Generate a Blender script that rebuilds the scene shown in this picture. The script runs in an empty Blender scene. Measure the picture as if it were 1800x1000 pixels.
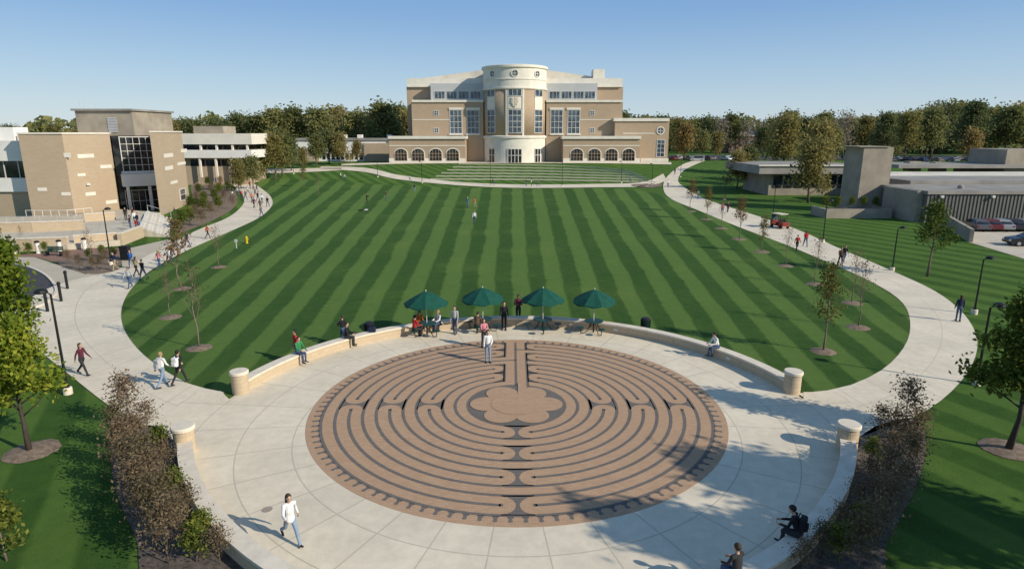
import bpy, bmesh, math, random
import numpy as np
from mathutils import Vector, Matrix
PI=math.pi
random.seed(11)
RNG=np.random.default_rng(5)
scene=bpy.context.scene
COL=scene.collection
# ---------------------------------------------------------------- camera maths
F=1100.0; PITCH=math.atan(265/1100); H=12.0
cP,sP=math.cos(PITCH),math.sin(PITCH)
def ray(px,py):
    u=(px-900)/F; v=(500-py)/F
    return Vector((u,cP+v*sP,-sP+v*cP))
def at(px,py,Y):
    d=ray(px,py); t=Y/d.y
    return Vector((d.x*t,Y,H+d.z*t))
TH,TY0,TY1=3.3,150.0,192.0
def hgt(y): return TH*min(1,max(0,(y-TY0)/(TY1-TY0)))
def gnd(px,py,z=None):
    d=ray(px,py)
    if z is not None:
        t=(z-H)/d.z; return Vector((d.x*t,d.y*t,z))
    if d.z<-1e-4:
        t=-H/d.z
        if t*d.y<=TY0: return Vector((d.x*t,d.y*t,0))
    s=TH/(TY1-TY0)
    t=(H+s*TY0)/(s*d.y-d.z)
    if 0<t and t*d.y<=TY1: return Vector((d.x*t,d.y*t,H+d.z*t))
    t=(TH-H)/d.z
    return Vector((d.x*t,d.y*t,TH))
# ---------------------------------------------------------------- materials
def new_mat(name):
    m=bpy.data.materials.new(name); m.use_nodes=True
    nt=m.node_tree; nt.nodes.clear()
    return m,nt
class NT:
    def __init__(s,nt): s.nt=nt
    def n(s,t,**k):
        x=s.nt.nodes.new(t)
        for a,b in k.items(): setattr(x,a,b)
        return x
    def l(s,a,b): s.nt.links.new(a,b)
    def m(s,op,a,b=None,c=None):
        x=s.n('ShaderNodeMath',operation=op)
        for i,v in enumerate((a,b,c)):
            if v is None: continue
            if isinstance(v,(int,float)): x.inputs[i].default_value=v
            else: s.l(v,x.inputs[i])
        return x.outputs[0]
    def mix(s,f,a,b):
        x=s.n('ShaderNodeMix',data_type='RGBA')
        if isinstance(f,(int,float)): x.inputs[0].default_value=f
        else: s.l(f,x.inputs[0])
        for i,v in ((6,a),(7,b)):
            if isinstance(v,(tuple,list)): x.inputs[i].default_value=(*v[:3],1)
            else: s.l(v,x.inputs[i])
        return x.outputs[2]
    def noise(s,vec,scale,detail=3,rough=.55):
        x=s.n('ShaderNodeTexNoise'); x.inputs['Scale'].default_value=scale
        x.inputs['Detail'].default_value=detail; x.inputs['Roughness'].default_value=rough
        s.l(vec,x.inputs['Vector']); return x.outputs['Fac']
    def ramp(s,f,stops):
        x=s.n('ShaderNodeValToRGB'); e=x.color_ramp.elements
        while len(e)<len(stops): e.new(.5)
        for i,(p,c) in enumerate(stops): e[i].position=p; e[i].color=(*c[:3],1)
        s.l(f,x.inputs[0]); return x.outputs[0]
    def smooth(s,v,a,b):
        x=s.n('ShaderNodeMapRange',interpolation_type='SMOOTHSTEP'); s.l(v,x.inputs[0])
        x.inputs[1].default_value=a; x.inputs[2].default_value=b; return x.outputs[0]
    def out(s,color,rough=.85,bump=None,bstr=.3,bdist=.02,metal=0,spec=.3):
        p=s.n('ShaderNodeBsdfPrincipled'); o=s.n('ShaderNodeOutputMaterial')
        if isinstance(color,(tuple,list)): p.inputs['Base Color'].default_value=(*color[:3],1)
        else: s.l(color,p.inputs['Base Color'])
        if isinstance(rough,(int,float)): p.inputs['Roughness'].default_value=rough
        else: s.l(rough,p.inputs['Roughness'])
        p.inputs['Metallic'].default_value=metal
        p.inputs['Specular IOR Level'].default_value=spec
        if bump is not None:
            b=s.n('ShaderNodeBump'); b.inputs['Strength'].default_value=bstr; b.inputs['Distance'].default_value=bdist
            s.l(bump,b.inputs['Height']); s.l(b.outputs[0],p.inputs['Normal'])
        s.l(p.outputs[0],o.inputs[0])
def sc(c,k): return tuple(min(1,x*k) for x in c)
def M(name,col,rough=.8,var=.15,scale=2.0,bump=.2,metal=0,spec=.3,col2=None,fine=25):
    m,nt=new_mat(name); N=NT(nt)
    tc=N.n('ShaderNodeTexCoord').outputs['Object']
    a=N.noise(tc,scale,4); b=N.noise(tc,fine,2)
    f=N.m('ADD',N.m('MULTIPLY',a,.65),N.m('MULTIPLY',b,.35))
    f=N.smooth(f,.3,.7)
    c=N.mix(f,sc(col,1-var),col2 or sc(col,1+var))
    N.out(c,rough,b,bump,.01,metal,spec)
    return m
def leafmat(name,c1,c2,c3,trans=.35):
    m,nt=new_mat(name); N=NT(nt)
    g=N.n('ShaderNodeNewGeometry').outputs['Random Per Island']
    c=N.ramp(g,[(0,c1),(.5,c2),(1,c3)])
    oi=N.n('ShaderNodeObjectInfo').outputs['Random']
    hs=N.n('ShaderNodeHueSaturation'); N.l(c,hs.inputs['Color'])
    N.l(N.m('MULTIPLY_ADD',oi,.5,.75),hs.inputs['Value'])
    N.l(N.m('MULTIPLY_ADD',oi,-.03,.515),hs.inputs['Hue'])
    d=N.n('ShaderNodeBsdfDiffuse'); t=N.n('ShaderNodeBsdfTranslucent'); mx=N.n('ShaderNodeMixShader')
    N.l(hs.outputs[0],d.inputs[0]); N.l(hs.outputs[0],t.inputs[0]); mx.inputs[0].default_value=trans
    N.l(d.outputs[0],mx.inputs[1]); N.l(t.outputs[0],mx.inputs[2])
    o=N.n('ShaderNodeOutputMaterial'); N.l(mx.outputs[0],o.inputs[0])
    return m
def brickmat(name,c1,c2,mortar,w=.6,h=.2,var=.15,vertical=True):
    m,nt=new_mat(name); N=NT(nt)
    tc=N.n('ShaderNodeTexCoord').outputs['Object']
    sx=N.n('ShaderNodeSeparateXYZ'); N.l(tc,sx.inputs[0])
    cb=N.n('ShaderNodeCombineXYZ')
    if vertical:
        N.l(N.m('ADD',sx.outputs[0],N.m('MULTIPLY',sx.outputs[1],.73)),cb.inputs[0]); N.l(sx.outputs[2],cb.inputs[1])
    else:
        N.l(sx.outputs[0],cb.inputs[0]); N.l(sx.outputs[1],cb.inputs[1])
    b=N.n('ShaderNodeTexBrick'); N.l(cb.outputs[0],b.inputs['Vector'])
    b.inputs['Color1'].default_value=(*c1,1); b.inputs['Color2'].default_value=(*c2,1); b.inputs['Mortar'].default_value=(*mortar,1)
    b.inputs['Scale'].default_value=1; b.inputs['Brick Width'].default_value=w; b.inputs['Row Height'].default_value=h
    b.inputs['Mortar Size'].default_value=h*.07; b.inputs['Mortar Smooth'].default_value=.3
    nz=N.noise(tc,.25,4)
    c=N.mix(N.smooth(nz,.3,.7),b.outputs['Color'],sc(c1,1-var))
    mm=N.n('ShaderNodeMix',data_type='RGBA'); mm.inputs[0].default_value=.45
    N.l(b.outputs['Color'],mm.inputs[6]); N.l(c,mm.inputs[7])
    N.out(mm.outputs[2],.9,b.outputs['Fac'],.15,.01)
    return m
def grassmat(name,dark,light,stripe=None):
    m,nt=new_mat(name); N=NT(nt)
    tc=N.n('ShaderNodeTexCoord').outputs['Object']
    n1=N.noise(tc,.12,5,.6); n2=N.noise(tc,1.3,4,.6); n3=N.noise(tc,14,3,.7); n4=N.noise(tc,55,2,.7)
    f=N.m('ADD',N.m('MULTIPLY',n1,.25),N.m('MULTIPLY',n2,.3)); f=N.m('ADD',f,N.m('MULTIPLY',n3,.25)); f=N.m('ADD',f,N.m('MULTIPLY',n4,.2))
    f=N.smooth(f,.34,.66)
    if stripe:
        per,fan,mode,amt=stripe
        sx=N.n('ShaderNodeSeparateXYZ'); N.l(tc,sx.inputs[0])
        if mode=='fan':
            den=N.m('MULTIPLY_ADD',sx.outputs[1],fan,1.0)
            s=N.m('DIVIDE',sx.outputs[0],den)
        else:
            s=N.m('ADD',sx.outputs[0],N.m('MULTIPLY',sx.outputs[1],fan))
        s=N.m('ADD',s,N.m('MULTIPLY',N.m('SUBTRACT',n2,.5),.22))
        s=N.m('ADD',s,N.m('MULTIPLY',N.m('SUBTRACT',n1,.5),.6))
        w=N.m('SINE',N.m('MULTIPLY',s,2*PI/per))
        w=N.smooth(w,-.3,.3)
        f=N.m('ADD',N.m('MULTIPLY',f,1-amt),N.m('MULTIPLY',w,amt))
    c=N.mix(f,dark,light)
    yl=N.smooth(n1,.5,.75)
    c=N.mix(N.m('MULTIPLY',yl,.2),c,(light[0]*1.45,light[1]*1.1,light[2]*.9))
    hb=N.m('ADD',n4,n3)
    N.out(c,.95,hb,.9,.05,0,.1)
    return m
def concmat(name,mode,base=(.5,.47,.4),cx=0,cy=0):
    m,nt=new_mat(name); N=NT(nt)
    t=N.n('ShaderNodeTexCoord'); tc=t.outputs['Object']
    n1=N.noise(tc,.25,5,.6); n2=N.noise(tc,2.5,4,.6); n3=N.noise(tc,40,2,.6)
    f=N.m('ADD',N.m('MULTIPLY',n1,.5),N.m('MULTIPLY',n2,.3)); f=N.m('ADD',f,N.m('MULTIPLY',n3,.2))
    c=N.mix(N.smooth(f,.33,.67),sc(base,.82),sc(base,1.1))
    if mode=='polar':
        sx=N.n('ShaderNodeSeparateXYZ'); N.l(tc,sx.inputs[0])
        x=N.m('SUBTRACT',sx.outputs[0],cx); y=N.m('SUBTRACT',sx.outputs[1],cy)
        r=N.m('SQRT',N.m('ADD',N.m('MULTIPLY',x,x),N.m('MULTIPLY',y,y)))
        th=N.m('ARCTAN2',y,x)
        fr=N.m('FRACT',N.m('MULTIPLY_ADD',r,1/2.05,.49))
        d1=N.m('MULTIPLY',N.m('SUBTRACT',.5,N.m('ABSOLUTE',N.m('SUBTRACT',fr,.5))),2.05)
        ft=N.m('FRACT',N.m('MULTIPLY_ADD',th,32/(2*PI),.5))
        d2=N.m('MULTIPLY',N.m('MULTIPLY',N.m('SUBTRACT',.5,N.m('ABSOLUTE',N.m('SUBTRACT',ft,.5))),2*PI/32),r)
        d=N.m('MINIMUM',d1,d2)
        cell=N.m('ADD',N.m('FLOOR',N.m('MULTIPLY_ADD',r,1/2.05,.49)),N.m('MULTIPLY',N.m('FLOOR',N.m('MULTIPLY_ADD',th,32/(2*PI),.5)),7.3))
    elif mode=='uv':
        sx=N.n('ShaderNodeSeparateXYZ'); N.l(t.outputs['UV'],sx.inputs[0])
        fv=N.m('FRACT',N.m('MULTIPLY',sx.outputs[1],1/2.3))
        d1=N.m('MULTIPLY',N.m('SUBTRACT',.5,N.m('ABSOLUTE',N.m('SUBTRACT',fv,.5))),2.3)
        fu=N.m('FRACT',N.m('MULTIPLY',sx.outputs[0],2.0))
        d2=N.m('MULTIPLY',N.m('SUBTRACT',.5,N.m('ABSOLUTE',N.m('SUBTRACT',fu,.5))),2.5)
        d=N.m('MINIMUM',d1,d2)
        cell=N.m('ADD',N.m('FLOOR',N.m('MULTIPLY',sx.outputs[1],1/2.3)),N.m('MULTIPLY',N.m('FLOOR',N.m('MULTIPLY',sx.outputs[0],2.0)),5.7))
    else:
        sx=N.n('ShaderNodeSeparateXYZ'); N.l(tc,sx.inputs[0])
        u=N.m('ADD',N.m('MULTIPLY',sx.outputs[0],.34),N.m('MULTIPLY',sx.outputs[1],.2)); v=N.m('ADD',N.m('MULTIPLY',sx.outputs[0],-.2),N.m('MULTIPLY',sx.outputs[1],.34))
        da=N.m('SUBTRACT',.5,N.m('ABSOLUTE',N.m('SUBTRACT',N.m('FRACT',u),.5))); db=N.m('SUBTRACT',.5,N.m('ABSOLUTE',N.m('SUBTRACT',N.m('FRACT',v),.5)))
        d=N.m('MULTIPLY',N.m('MINIMUM',da,db),2.5)
        cell=N.m('ADD',N.m('FLOOR',u),N.m('MULTIPLY',N.m('FLOOR',v),5.7))
    wn=N.n('ShaderNodeTexWhiteNoise',noise_dimensions='1D'); N.l(cell,wn.inputs['W'])
    c=N.mix(N.m('MULTIPLY',wn.outputs['Value'],.18),c,sc(base,.7))
    line=N.m('SUBTRACT',1.0,N.smooth(d,.01,.035))
    c=N.mix(N.m('MULTIPLY',line,.5),c,sc(base,.4))
    N.out(c,.88,n3,.15,.01,0,.25)
    return m
MT={}
CX,CY=.2,26.4
PC=Vector((.2,25.1)); PR=13.37
MT['ground']=grassmat('ground_grass',(.03,.08,.013),(.105,.185,.034),(3.2,.5,'lin',.5))
MT['lawn']=grassmat('lawn_grass',(.03,.08,.015),(.118,.195,.044),(1.9,.0098,'fan',.66))
MT['plaza']=concmat('plaza_concrete','polar',(.69,.6,.45),PC.x,PC.y)
MT['path']=concmat('path_concrete','uv',(.69,.6,.455))
MT['court']=concmat('court_concrete','grid',(.53,.465,.36))
MT['asphalt']=M('asphalt',(.055,.054,.054),.9,.2,1.5)
MT['brickpath']=brickmat('labyrinth_brick',(.47,.3,.18),(.4,.25,.147),(.3,.21,.145),.22,.11,.16,False)
MT['darkline']=brickmat('labyrinth_dark',(.15,.13,.112),(.122,.108,.094),(.18,.16,.14),.22,.11,.2,False)
MT['brick']=brickmat('tan_brick',(.44,.325,.215),(.39,.285,.185),(.44,.37,.29),.6,.2)
MT['brickred']=brickmat('red_brick',(.26,.15,.11),(.23,.13,.095),(.26,.2,.16),.5,.2)
MT['brickL']=brickmat('buff_brick',(.45,.345,.235),(.41,.31,.205),(.44,.37,.29),.6,.2)
MT['stone']=M('cream_stone',(.7,.65,.55),.85,.08,.6)
MT['wallstone']=brickmat('seat_wall_stone',(.54,.42,.28),(.48,.375,.25),(.4,.33,.24),.5,.2)
MT['coping']=M('coping_stone',(.65,.57,.45),.8,.12,2.5)
MT['stepstone']=M('step_stone',(.52,.47,.37),.85,.15,1.5)
MT['greymetal']=M('grey_metal',(.46,.465,.46),.6,.06,.5)
MT['white']=M('white_panel',(.74,.71,.65),.7,.06,.6)
MT['concrete']=M('raw_concrete',(.31,.265,.205),.9,.2,.5)
MT['roofgrey']=M('roof_membrane',(.27,.25,.22),.9,.25,.3)
MT['roofcream']=M('roof_cream',(.6,.55,.45),.85,.15,.3)
def ribmat():
    m,nt=new_mat('ribbed_metal'); N=NT(nt); tc=N.n('ShaderNodeTexCoord').outputs['Object']
    n=N.noise(tc,.6,4); c=N.mix(n,(.12,.112,.1),(.19,.178,.16)); N.out(c,.6,None); return m
MT['rib']=ribmat()
def glassmat(name,c1,c2,rough=.08):
    m,nt=new_mat(name); N=NT(nt); tc=N.n('ShaderNodeTexCoord').outputs['Object']
    n=N.noise(tc,.7,2); N.out(N.mix(N.smooth(n,.4,.6),c1,c2),rough,None,spec=.7); return m
MT['glass']=glassmat('window_glass',(.03,.045,.06),(.08,.115,.15))
MT['glassdark']=glassmat('dark_glass',(.008,.009,.011),(.03,.032,.035))
MT['frame']=M('white_frame',(.6,.58,.53),.6,.05)
MT['blackmetal']=M('black_metal',(.012,.012,.013),.5,.2)
MT['greenmetal']=M('green_metal',(.008,.045,.035),.45,.2)
MT['greencanvas']=M('green_canvas',(.005,.065,.042),.8,.2,3)
MT['mulch']=M('bark_mulch',(.1,.08,.066),.95,.55,6,.9,fine=60)
MT['mulchtan']=M('tan_mulch',(.19,.14,.1),.95,.45,6,.9,fine=60)
MT['bark']=M('tree_bark',(.15,.115,.085),.9,.3,8,.6)
MT['barkdark']=M('dark_bark',(.065,.05,.04),.9,.3,8,.6)
MT['twig']=M('twig',(.2,.15,.11),.9,.3,8,.4)
MT['yellow']=M('yellow_paint',(.6,.4,.02),.5,.1)
MT['red']=M('red_paint',(.2,.03,.02),.4,.1)
MT['rubber']=M('rubber',(.015,.015,.015),.8,.1)
MT['chrome']=M('rim_metal',(.45,.45,.46),.35,.05,metal=.6)
MT['lampglass']=M('lamp_lens',(.6,.6,.55),.4,.05)
MT['tail']=M('tail_red',(.3,.01,.01),.3,.1)
MT['lf_fgreen']=leafmat('leaf_fore_green',(.11,.165,.02),(.185,.245,.03),(.33,.34,.05),.45)
MT['lf_green']=leafmat('leaf_right_green',(.06,.092,.018),(.11,.148,.03),(.195,.205,.042),.4)
MT['lf_dark']=leafmat('leaf_dark',(.1,.125,.055),(.15,.175,.07),(.21,.215,.088),.5)  # far wood leaves, dark to brown: base colours lightened to include distance haze
MT['lf_mid']=leafmat('leaf_mid',(.14,.16,.06),(.205,.215,.078),(.28,.265,.1),.5)
MT['lf_olive']=leafmat('leaf_olive',(.2,.18,.065),(.28,.24,.088),(.36,.295,.11),.5)
MT['lf_orange']=leafmat('leaf_orange',(.22,.17,.07),(.31,.225,.09),(.38,.27,.105),.5)
MT['lf_brown']=leafmat('leaf_brown',(.18,.155,.115),(.24,.205,.145),(.29,.24,.17),.4)
MT['lf_red']=leafmat('leaf_red',(.15,.085,.042),(.21,.125,.057),(.25,.17,.078))
MT['lf_shrub']=leafmat('leaf_shrub',(.13,.092,.055),(.19,.14,.085),(.26,.205,.12),.4)
# ---------------------------------------------------------------- mesh builder
class MB:
    def __init__(s): s.v=[]; s.f=[]; s.mi=[]; s.uv=None; s.cur=0
    def add(s,vs,fs):
        o=len(s.v); s.v+= [tuple(v) for v in vs]; s.f+=[tuple(i+o for i in f) for f in fs]; s.mi+=[s.cur]*len(fs); return s
    def box(s,x0,x1,y0,y1,z0,z1):
        return s.add([(x0,y0,z0),(x1,y0,z0),(x1,y1,z0),(x0,y1,z0),(x0,y0,z1),(x1,y0,z1),(x1,y1,z1),(x0,y1,z1)],
          [(0,3,2,1),(4,5,6,7),(0,1,5,4),(1,2,6,5),(2,3,7,6),(3,0,4,7)])
    def cbox(s,c,d): return s.box(c[0]-d[0]/2,c[0]+d[0]/2,c[1]-d[1]/2,c[1]+d[1]/2,c[2]-d[2]/2,c[2]+d[2]/2)
    def prism(s,poly,z0,z1):
        n=len(poly)
        a=sum(poly[i][0]*poly[(i+1)%n][1]-poly[(i+1)%n][0]*poly[i][1] for i in range(n))
        if a<0: poly=poly[::-1]
        vs=[(p[0],p[1],z0) for p in poly]+[(p[0],p[1],z1) for p in poly]
        fs=[tuple(range(n))[::-1],tuple(range(n,2*n))]+[(i,(i+1)%n,n+(i+1)%n,n+i) for i in range(n)]
        return s.add(vs,fs)
    def wallbox(s,p0,p1,u0,u1,z0,z1,o0,o1):
        t=Vector((p1[0]-p0[0],p1[1]-p0[1])).normalized(); n=Vector((t.y,-t.x)); p=Vector((p0[0],p0[1]))
        q=[p+t*u0+n*o1,p+t*u1+n*o1,p+t*u1+n*o0,p+t*u0+n*o0]
        return s.prism([(a.x,a.y) for a in q],z0,z1)
    def tube(s,pts,rad,n=8,cap=True):
        pts=[Vector(p) for p in pts]
        if not isinstance(rad,(list,tuple)): rad=[rad]*len(pts)
        vs=[];fs=[]; ref=None
        for i,p in enumerate(pts):
            d=(pts[min(i+1,len(pts)-1)]-pts[max(i-1,0)])
            if d.length<1e-9: d=Vector((0,0,1))
            d.normalize()
            if ref is None:
                ref=Vector((1,0,0)) if abs(d.x)<.9 else Vector((0,1,0))
            a=(ref-d*ref.dot(d)).normalized(); ref=a; b=d.cross(a)
            for k in range(n):
                th=2*PI*k/n; vs.append(p+(a*math.cos(th)+b*math.sin(th))*rad[i])
        m=len(pts)
        for i in range(m-1):
            for k in range(n):
                fs.append((i*n+k,i*n+(k+1)%n,(i+1)*n+(k+1)%n,(i+1)*n+k))
        if cap: fs.append(tuple(range(n))[::-1]); fs.append(tuple((m-1)*n+k for k in range(n)))
        return s.add(vs,fs)
    def lathe(s,c,prof,n=24,closed=True):
        vs=[];fs=[]
        for r,z in prof:
            for k in range(n):
                th=2*PI*k/n; vs.append((c[0]+r*math.cos(th),c[1]+r*math.sin(th),c[2]+z))
        m=len(prof)
        for i in range(m-1):
            for k in range(n): fs.append((i*n+k,i*n+(k+1)%n,(i+1)*n+(k+1)%n,(i+1)*n+k))
        if closed: fs.append(tuple(range(n))[::-1]); fs.append(tuple((m-1)*n+k for k in range(n)))
        return s.add(vs,fs)
    def arcbox(s,c,r0,r1,a0,a1,z0,z1,n=8):
        vs=[];fs=[]
        for i in range(n+1):
            a=a0+(a1-a0)*i/n; ca,sa=math.cos(a),math.sin(a)
            for r,z in ((r0,z0),(r1,z0),(r1,z1),(r0,z1)): vs.append((c[0]+r*ca,c[1]+r*sa,z))
        for i in range(n):
            for k in range(4): fs.append((i*4+k,i*4+(k+1)%4,i*4+4+(k+1)%4,i*4+4+k))
        fs.append((3,2,1,0)); fs.append((n*4,n*4+1,n*4+2,n*4+3))
        return s.add(vs,fs)
    def sphere(s,c,r,n=10,m=7,sq=(1,1,1)):
        vs=[];fs=[]
        for j in range(m+1):
            ph=PI*j/m
            for k in range(n):
                th=2*PI*k/n; vs.append((c[0]+r*sq[0]*math.sin(ph)*math.cos(th),c[1]+r*sq[1]*math.sin(ph)*math.sin(th),c[2]-r*sq[2]*math.cos(ph)))
        for j in range(m):
            for k in range(n): fs.append((j*n+k,j*n+(k+1)%n,(j+1)*n+(k+1)%n,(j+1)*n+k))
        return s.add(vs,fs)
    def build(s,name,mat,parent=None,smooth=False,bevel=0):
        me=bpy.data.meshes.new(name)
        off=wloc(parent) if parent else Vector((0,0,0))
        vs=[(v[0]-off.x,v[1]-off.y,v[2]-off.z) for v in s.v] if parent else s.v
        me.from_pydata(vs,[],s.f)
        bm=bmesh.new(); bm.from_mesh(me); bmesh.ops.recalc_face_normals(bm,faces=bm.faces)
        if bevel: bmesh.ops.bevel(bm,geom=[e for e in bm.edges if e.calc_face_angle(0)>.6],offset=bevel,segments=2,affect='EDGES',profile=.6)
        bm.to_mesh(me); bm.free()
        for mm in (mat if isinstance(mat,list) else [mat]): me.materials.append(mm)
        if smooth: me.polygons.foreach_set('use_smooth',[True]*len(me.polygons))
        o=bpy.data.objects.new(name,me); COL.objects.link(o)
        if parent: o.parent=parent
        return o
def wloc(o):
    v=Vector((0,0,0))
    while o: v=v+o.location; o=o.parent
    return v
def tag(o,label=None,cat=None,group=None,kind=None):
    for k,v in (('label',label),('category',cat),('group',group),('kind',kind)):
        if v: o[k]=v
    return o
def thing(name,label,cat,loc=(0,0,0),rz=0,group=None):
    o=bpy.data.objects.new(name,None); COL.objects.link(o); o.location=loc; o.rotation_euler=(0,0,rz); o.empty_display_size=.2
    return tag(o,label,cat,group)
def kids(o):
    return [c for c in bpy.data.objects if c.parent==o]
def dup(root,loc,rz=0,label=None,group=None,scale=1,_k={}):
    if root.name not in _k:
        _k[root.name]=[(c,kids(c)) for c in kids(root)]
    r=root.copy(); COL.objects.link(r); r.location=loc; r.rotation_euler=(0,0,rz); r.scale=(scale,)*3 if not isinstance(scale,tuple) else scale
    if label: r['label']=label
    if group: r['group']=group
    elif 'group' in r: del r['group']
    for c,gs in _k[root.name]:
        d=c.copy(); COL.objects.link(d); d.parent=r
        for g in gs:
            e=g.copy(); COL.objects.link(e); e.parent=d
    return r
ORD=['first','second','third','fourth','fifth','sixth','seventh','eighth','ninth','tenth','eleventh','twelfth','thirteenth','fourteenth','fifteenth','sixteenth','seventeenth','eighteenth','nineteenth','twentieth']
def ordn(i):
    if i<20: return ORD[i]
    tens={2:'twenty',3:'thirty',4:'forty',5:'fifty',6:'sixty'}; q=i+1
    if q%10==0: return {3:'thirtieth',4:'fortieth',5:'fiftieth',6:'sixtieth'}[q//10]
    return tens[q//10]+'-'+ORD[q%10-1]
def catmull(pts,n=8,closed=False):
    P=[Vector(p).to_2d() if len(p)>2 else Vector(p) for p in pts]; out=[]; m=len(P)
    for i in range(m if closed else m-1):
        p0=P[(i-1)%m] if closed or i>0 else P[0]*2-P[1]; p1=P[i]; p2=P[(i+1)%m]
        p3=P[(i+2)%m] if closed or i+2<m else P[-1]*2-P[-2]
        for k in range(n):
            t=k/n
            out.append(.5*((2*p1)+(p2-p0)*t+(2*p0-5*p1+4*p2-p3)*t*t+(3*p1-p0-3*p2+p3)*t**3))
    if not closed: out.append(P[-1])
    return out
def sheet_world(name,pts,z,mat,label,kind='structure'):
    bm=bmesh.new(); vs=[bm.verts.new((p[0],p[1],(z if len(p)<3 else p[2]+z))) for p in pts]
    f=bm.faces.new(vs); bm.normal_update()
    if f.normal.z<0: f.normal_flip()
    bmesh.ops.triangulate(bm,faces=bm.faces)
    me=bpy.data.meshes.new(name); bm.to_mesh(me); bm.free(); me.materials.append(mat)
    o=bpy.data.objects.new(name,me); COL.objects.link(o); tag(o,label,None,None,kind); return o
def sheet_px(name,px,z,mat,label):
    return sheet_world(name,[tuple(gnd(*p)) for p in px],z,mat,label)
def resample(pts,n):
    d=[0]
    for a,b in zip(pts,pts[1:]): d.append(d[-1]+(b-a).length)
    out=[];j=0
    for i in range(n):
        s=d[-1]*i/(n-1)
        while j<len(d)-2 and d[j+1]<s: j+=1
        t=(s-d[j])/max(1e-9,d[j+1]-d[j]); out.append(pts[j].lerp(pts[j+1],min(1,t)))
    return out
def ribbon(name,ea,eb,z,mat,label,n=80,across=4):
    A=[gnd(p.x,p.y).to_2d() for p in catmull(ea,8)]; B=[gnd(p.x,p.y).to_2d() for p in catmull(eb,8)]
    A=resample(A,n); B=resample(B,n)
    vs=[];fs=[];uv=[];L=0
    for i in range(n):
        if i: L+=((A[i]+B[i])/2-(A[i-1]+B[i-1])/2).length
        for k in range(across+1):
            p=A[i].lerp(B[i],k/across); vs.append((p.x,p.y,hgt(p.y)+z+(.04 if p.y>140 else 0))); uv.append((k/across,L))
    w=across+1
    for i in range(n-1):
        for k in range(across): fs.append((i*w+k,i*w+k+1,(i+1)*w+k+1,(i+1)*w+k))
    me=bpy.data.meshes.new(name); me.from_pydata(vs,[],fs); me.materials.append(mat)
    ul=me.uv_layers.new()
    for lp in me.loops: ul.data[lp.index].uv=uv[lp.vertex_index]
    bm=bmesh.new(); bm.from_mesh(me); bmesh.ops.recalc_face_normals(bm,faces=bm.faces)
    if sum(f.normal.z for f in bm.faces)<0: bmesh.ops.reverse_faces(bm,faces=bm.faces)
    bm.to_mesh(me); bm.free()
    o=bpy.data.objects.new(name,me); COL.objects.link(o); tag(o,label,None,None,'structure'); return o
# ---------------------------------------------------------------- world, sun, camera
SEL=math.radians(29); SAZ=math.atan2(.88,-.47)
w=bpy.data.worlds.new("World"); scene.world=w; w.use_nodes=True
nt=w.node_tree; sky=nt.nodes.new('ShaderNodeTexSky'); sky.sky_type='NISHITA'; sky.sun_disc=False
sky.sun_elevation=SEL; sky.sun_rotation=SAZ; sky.altitude=0; sky.air_density=1.1; sky.dust_density=.2; sky.ozone_density=2.0
WN=NT(nt); wt=WN.n('ShaderNodeTexCoord').outputs['Generated']; wsx=WN.n('ShaderNodeSeparateXYZ'); WN.l(wt,wsx.inputs[0])
clear=WN.ramp(WN.m('MAXIMUM',wsx.outputs[2],0.0),[(0,(.54,.65,.72)),(.035,(.48,.62,.73)),(.09,(.36,.53,.72)),(.17,(.21,.39,.67)),(.3,(.15,.32,.6)),(1,(.13,.24,.46))])
k_=WN.n('ShaderNodeVectorMath',operation='SCALE'); WN.l(clear,k_.inputs[0]); k_.inputs['Scale'].default_value=1/.15
col=WN.mix(.88,sky.outputs[0],k_.outputs[0])
bg=nt.nodes['Background']; nt.links.new(col,bg.inputs[0]); bg.inputs[1].default_value=.15
sl=bpy.data.lights.new('sun','SUN'); sl.energy=5.0; sl.angle=math.radians(.5); sl.color=(1,.92,.78)
so=bpy.data.objects.new('sun',sl); COL.objects.link(so)
sd=Vector((math.sin(SAZ)*math.cos(SEL),math.cos(SAZ)*math.cos(SEL),math.sin(SEL)))
so.rotation_euler=(-sd).to_track_quat('-Z','Y').to_euler(); so.location=(60,-30,60)
cam=bpy.data.cameras.new('camera'); cam.lens=36*F/1800; cam.sensor_width=36; cam.clip_end=6000
co=bpy.data.objects.new('camera',cam); COL.objects.link(co); co.location=(0,0,H); co.rotation_euler=(PI/2-PITCH,0,0); scene.camera=co
scene.view_settings.view_transform='Standard'; scene.view_settings.look='None'; scene.view_settings.exposure=0
# ---------------------------------------------------------------- ground & paving
xs=[-2500,-400,-150,-60,0,60,150,400,2500]; ys=[-80,0,40,100,150,160,170,180,192,220,300,600,3000]
g=MB(); W_=len(xs)
g.add([(x,y,hgt(y)) for y in ys for x in xs],[(j*W_+i,j*W_+i+1,(j+1)*W_+i+1,(j+1)*W_+i) for j in range(len(ys)-1) for i in range(W_-1)])
tag(g.build('ground',MT['ground']),'grass covered ground around the campus lawn',None,None,'structure')
L_in=[(395,690),(330,674),(262,632),(224,590),(213,552),(226,515),(262,478),(322,444),(398,410),(452,385),(476,365),(478,350),(464,335),(428,312)]
L_out=[(296,768),(205,722),(128,664),(60,606),(40,560),(60,520),(130,492),(205,476),(270,444),(340,408),(398,384),(424,364),(429,350),(421,336),(396,318),(362,304)]
R_in=[(1402,692),(1480,682),(1548,652),(1588,612),(1600,572),(1586,532),(1532,496),(1452,460),(1380,430),(1300,400),(1232,372),(1180,350),(1166,332),(1172,312),(1196,292),(1218,283)]
R_out=[(1512,768),(1622,726),(1690,670),(1718,612),(1702,562),(1650,516),(1562,474),(1480,439),(1402,404),(1322,377),(1245,352),(1204,330),(1192,318),(1200,302),(1222,290),(1240,283)]
top=[(428,312),(520,315),(600,320),(740,328),(907,332),(1070,331),(1140,338),(1180,350)]
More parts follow.
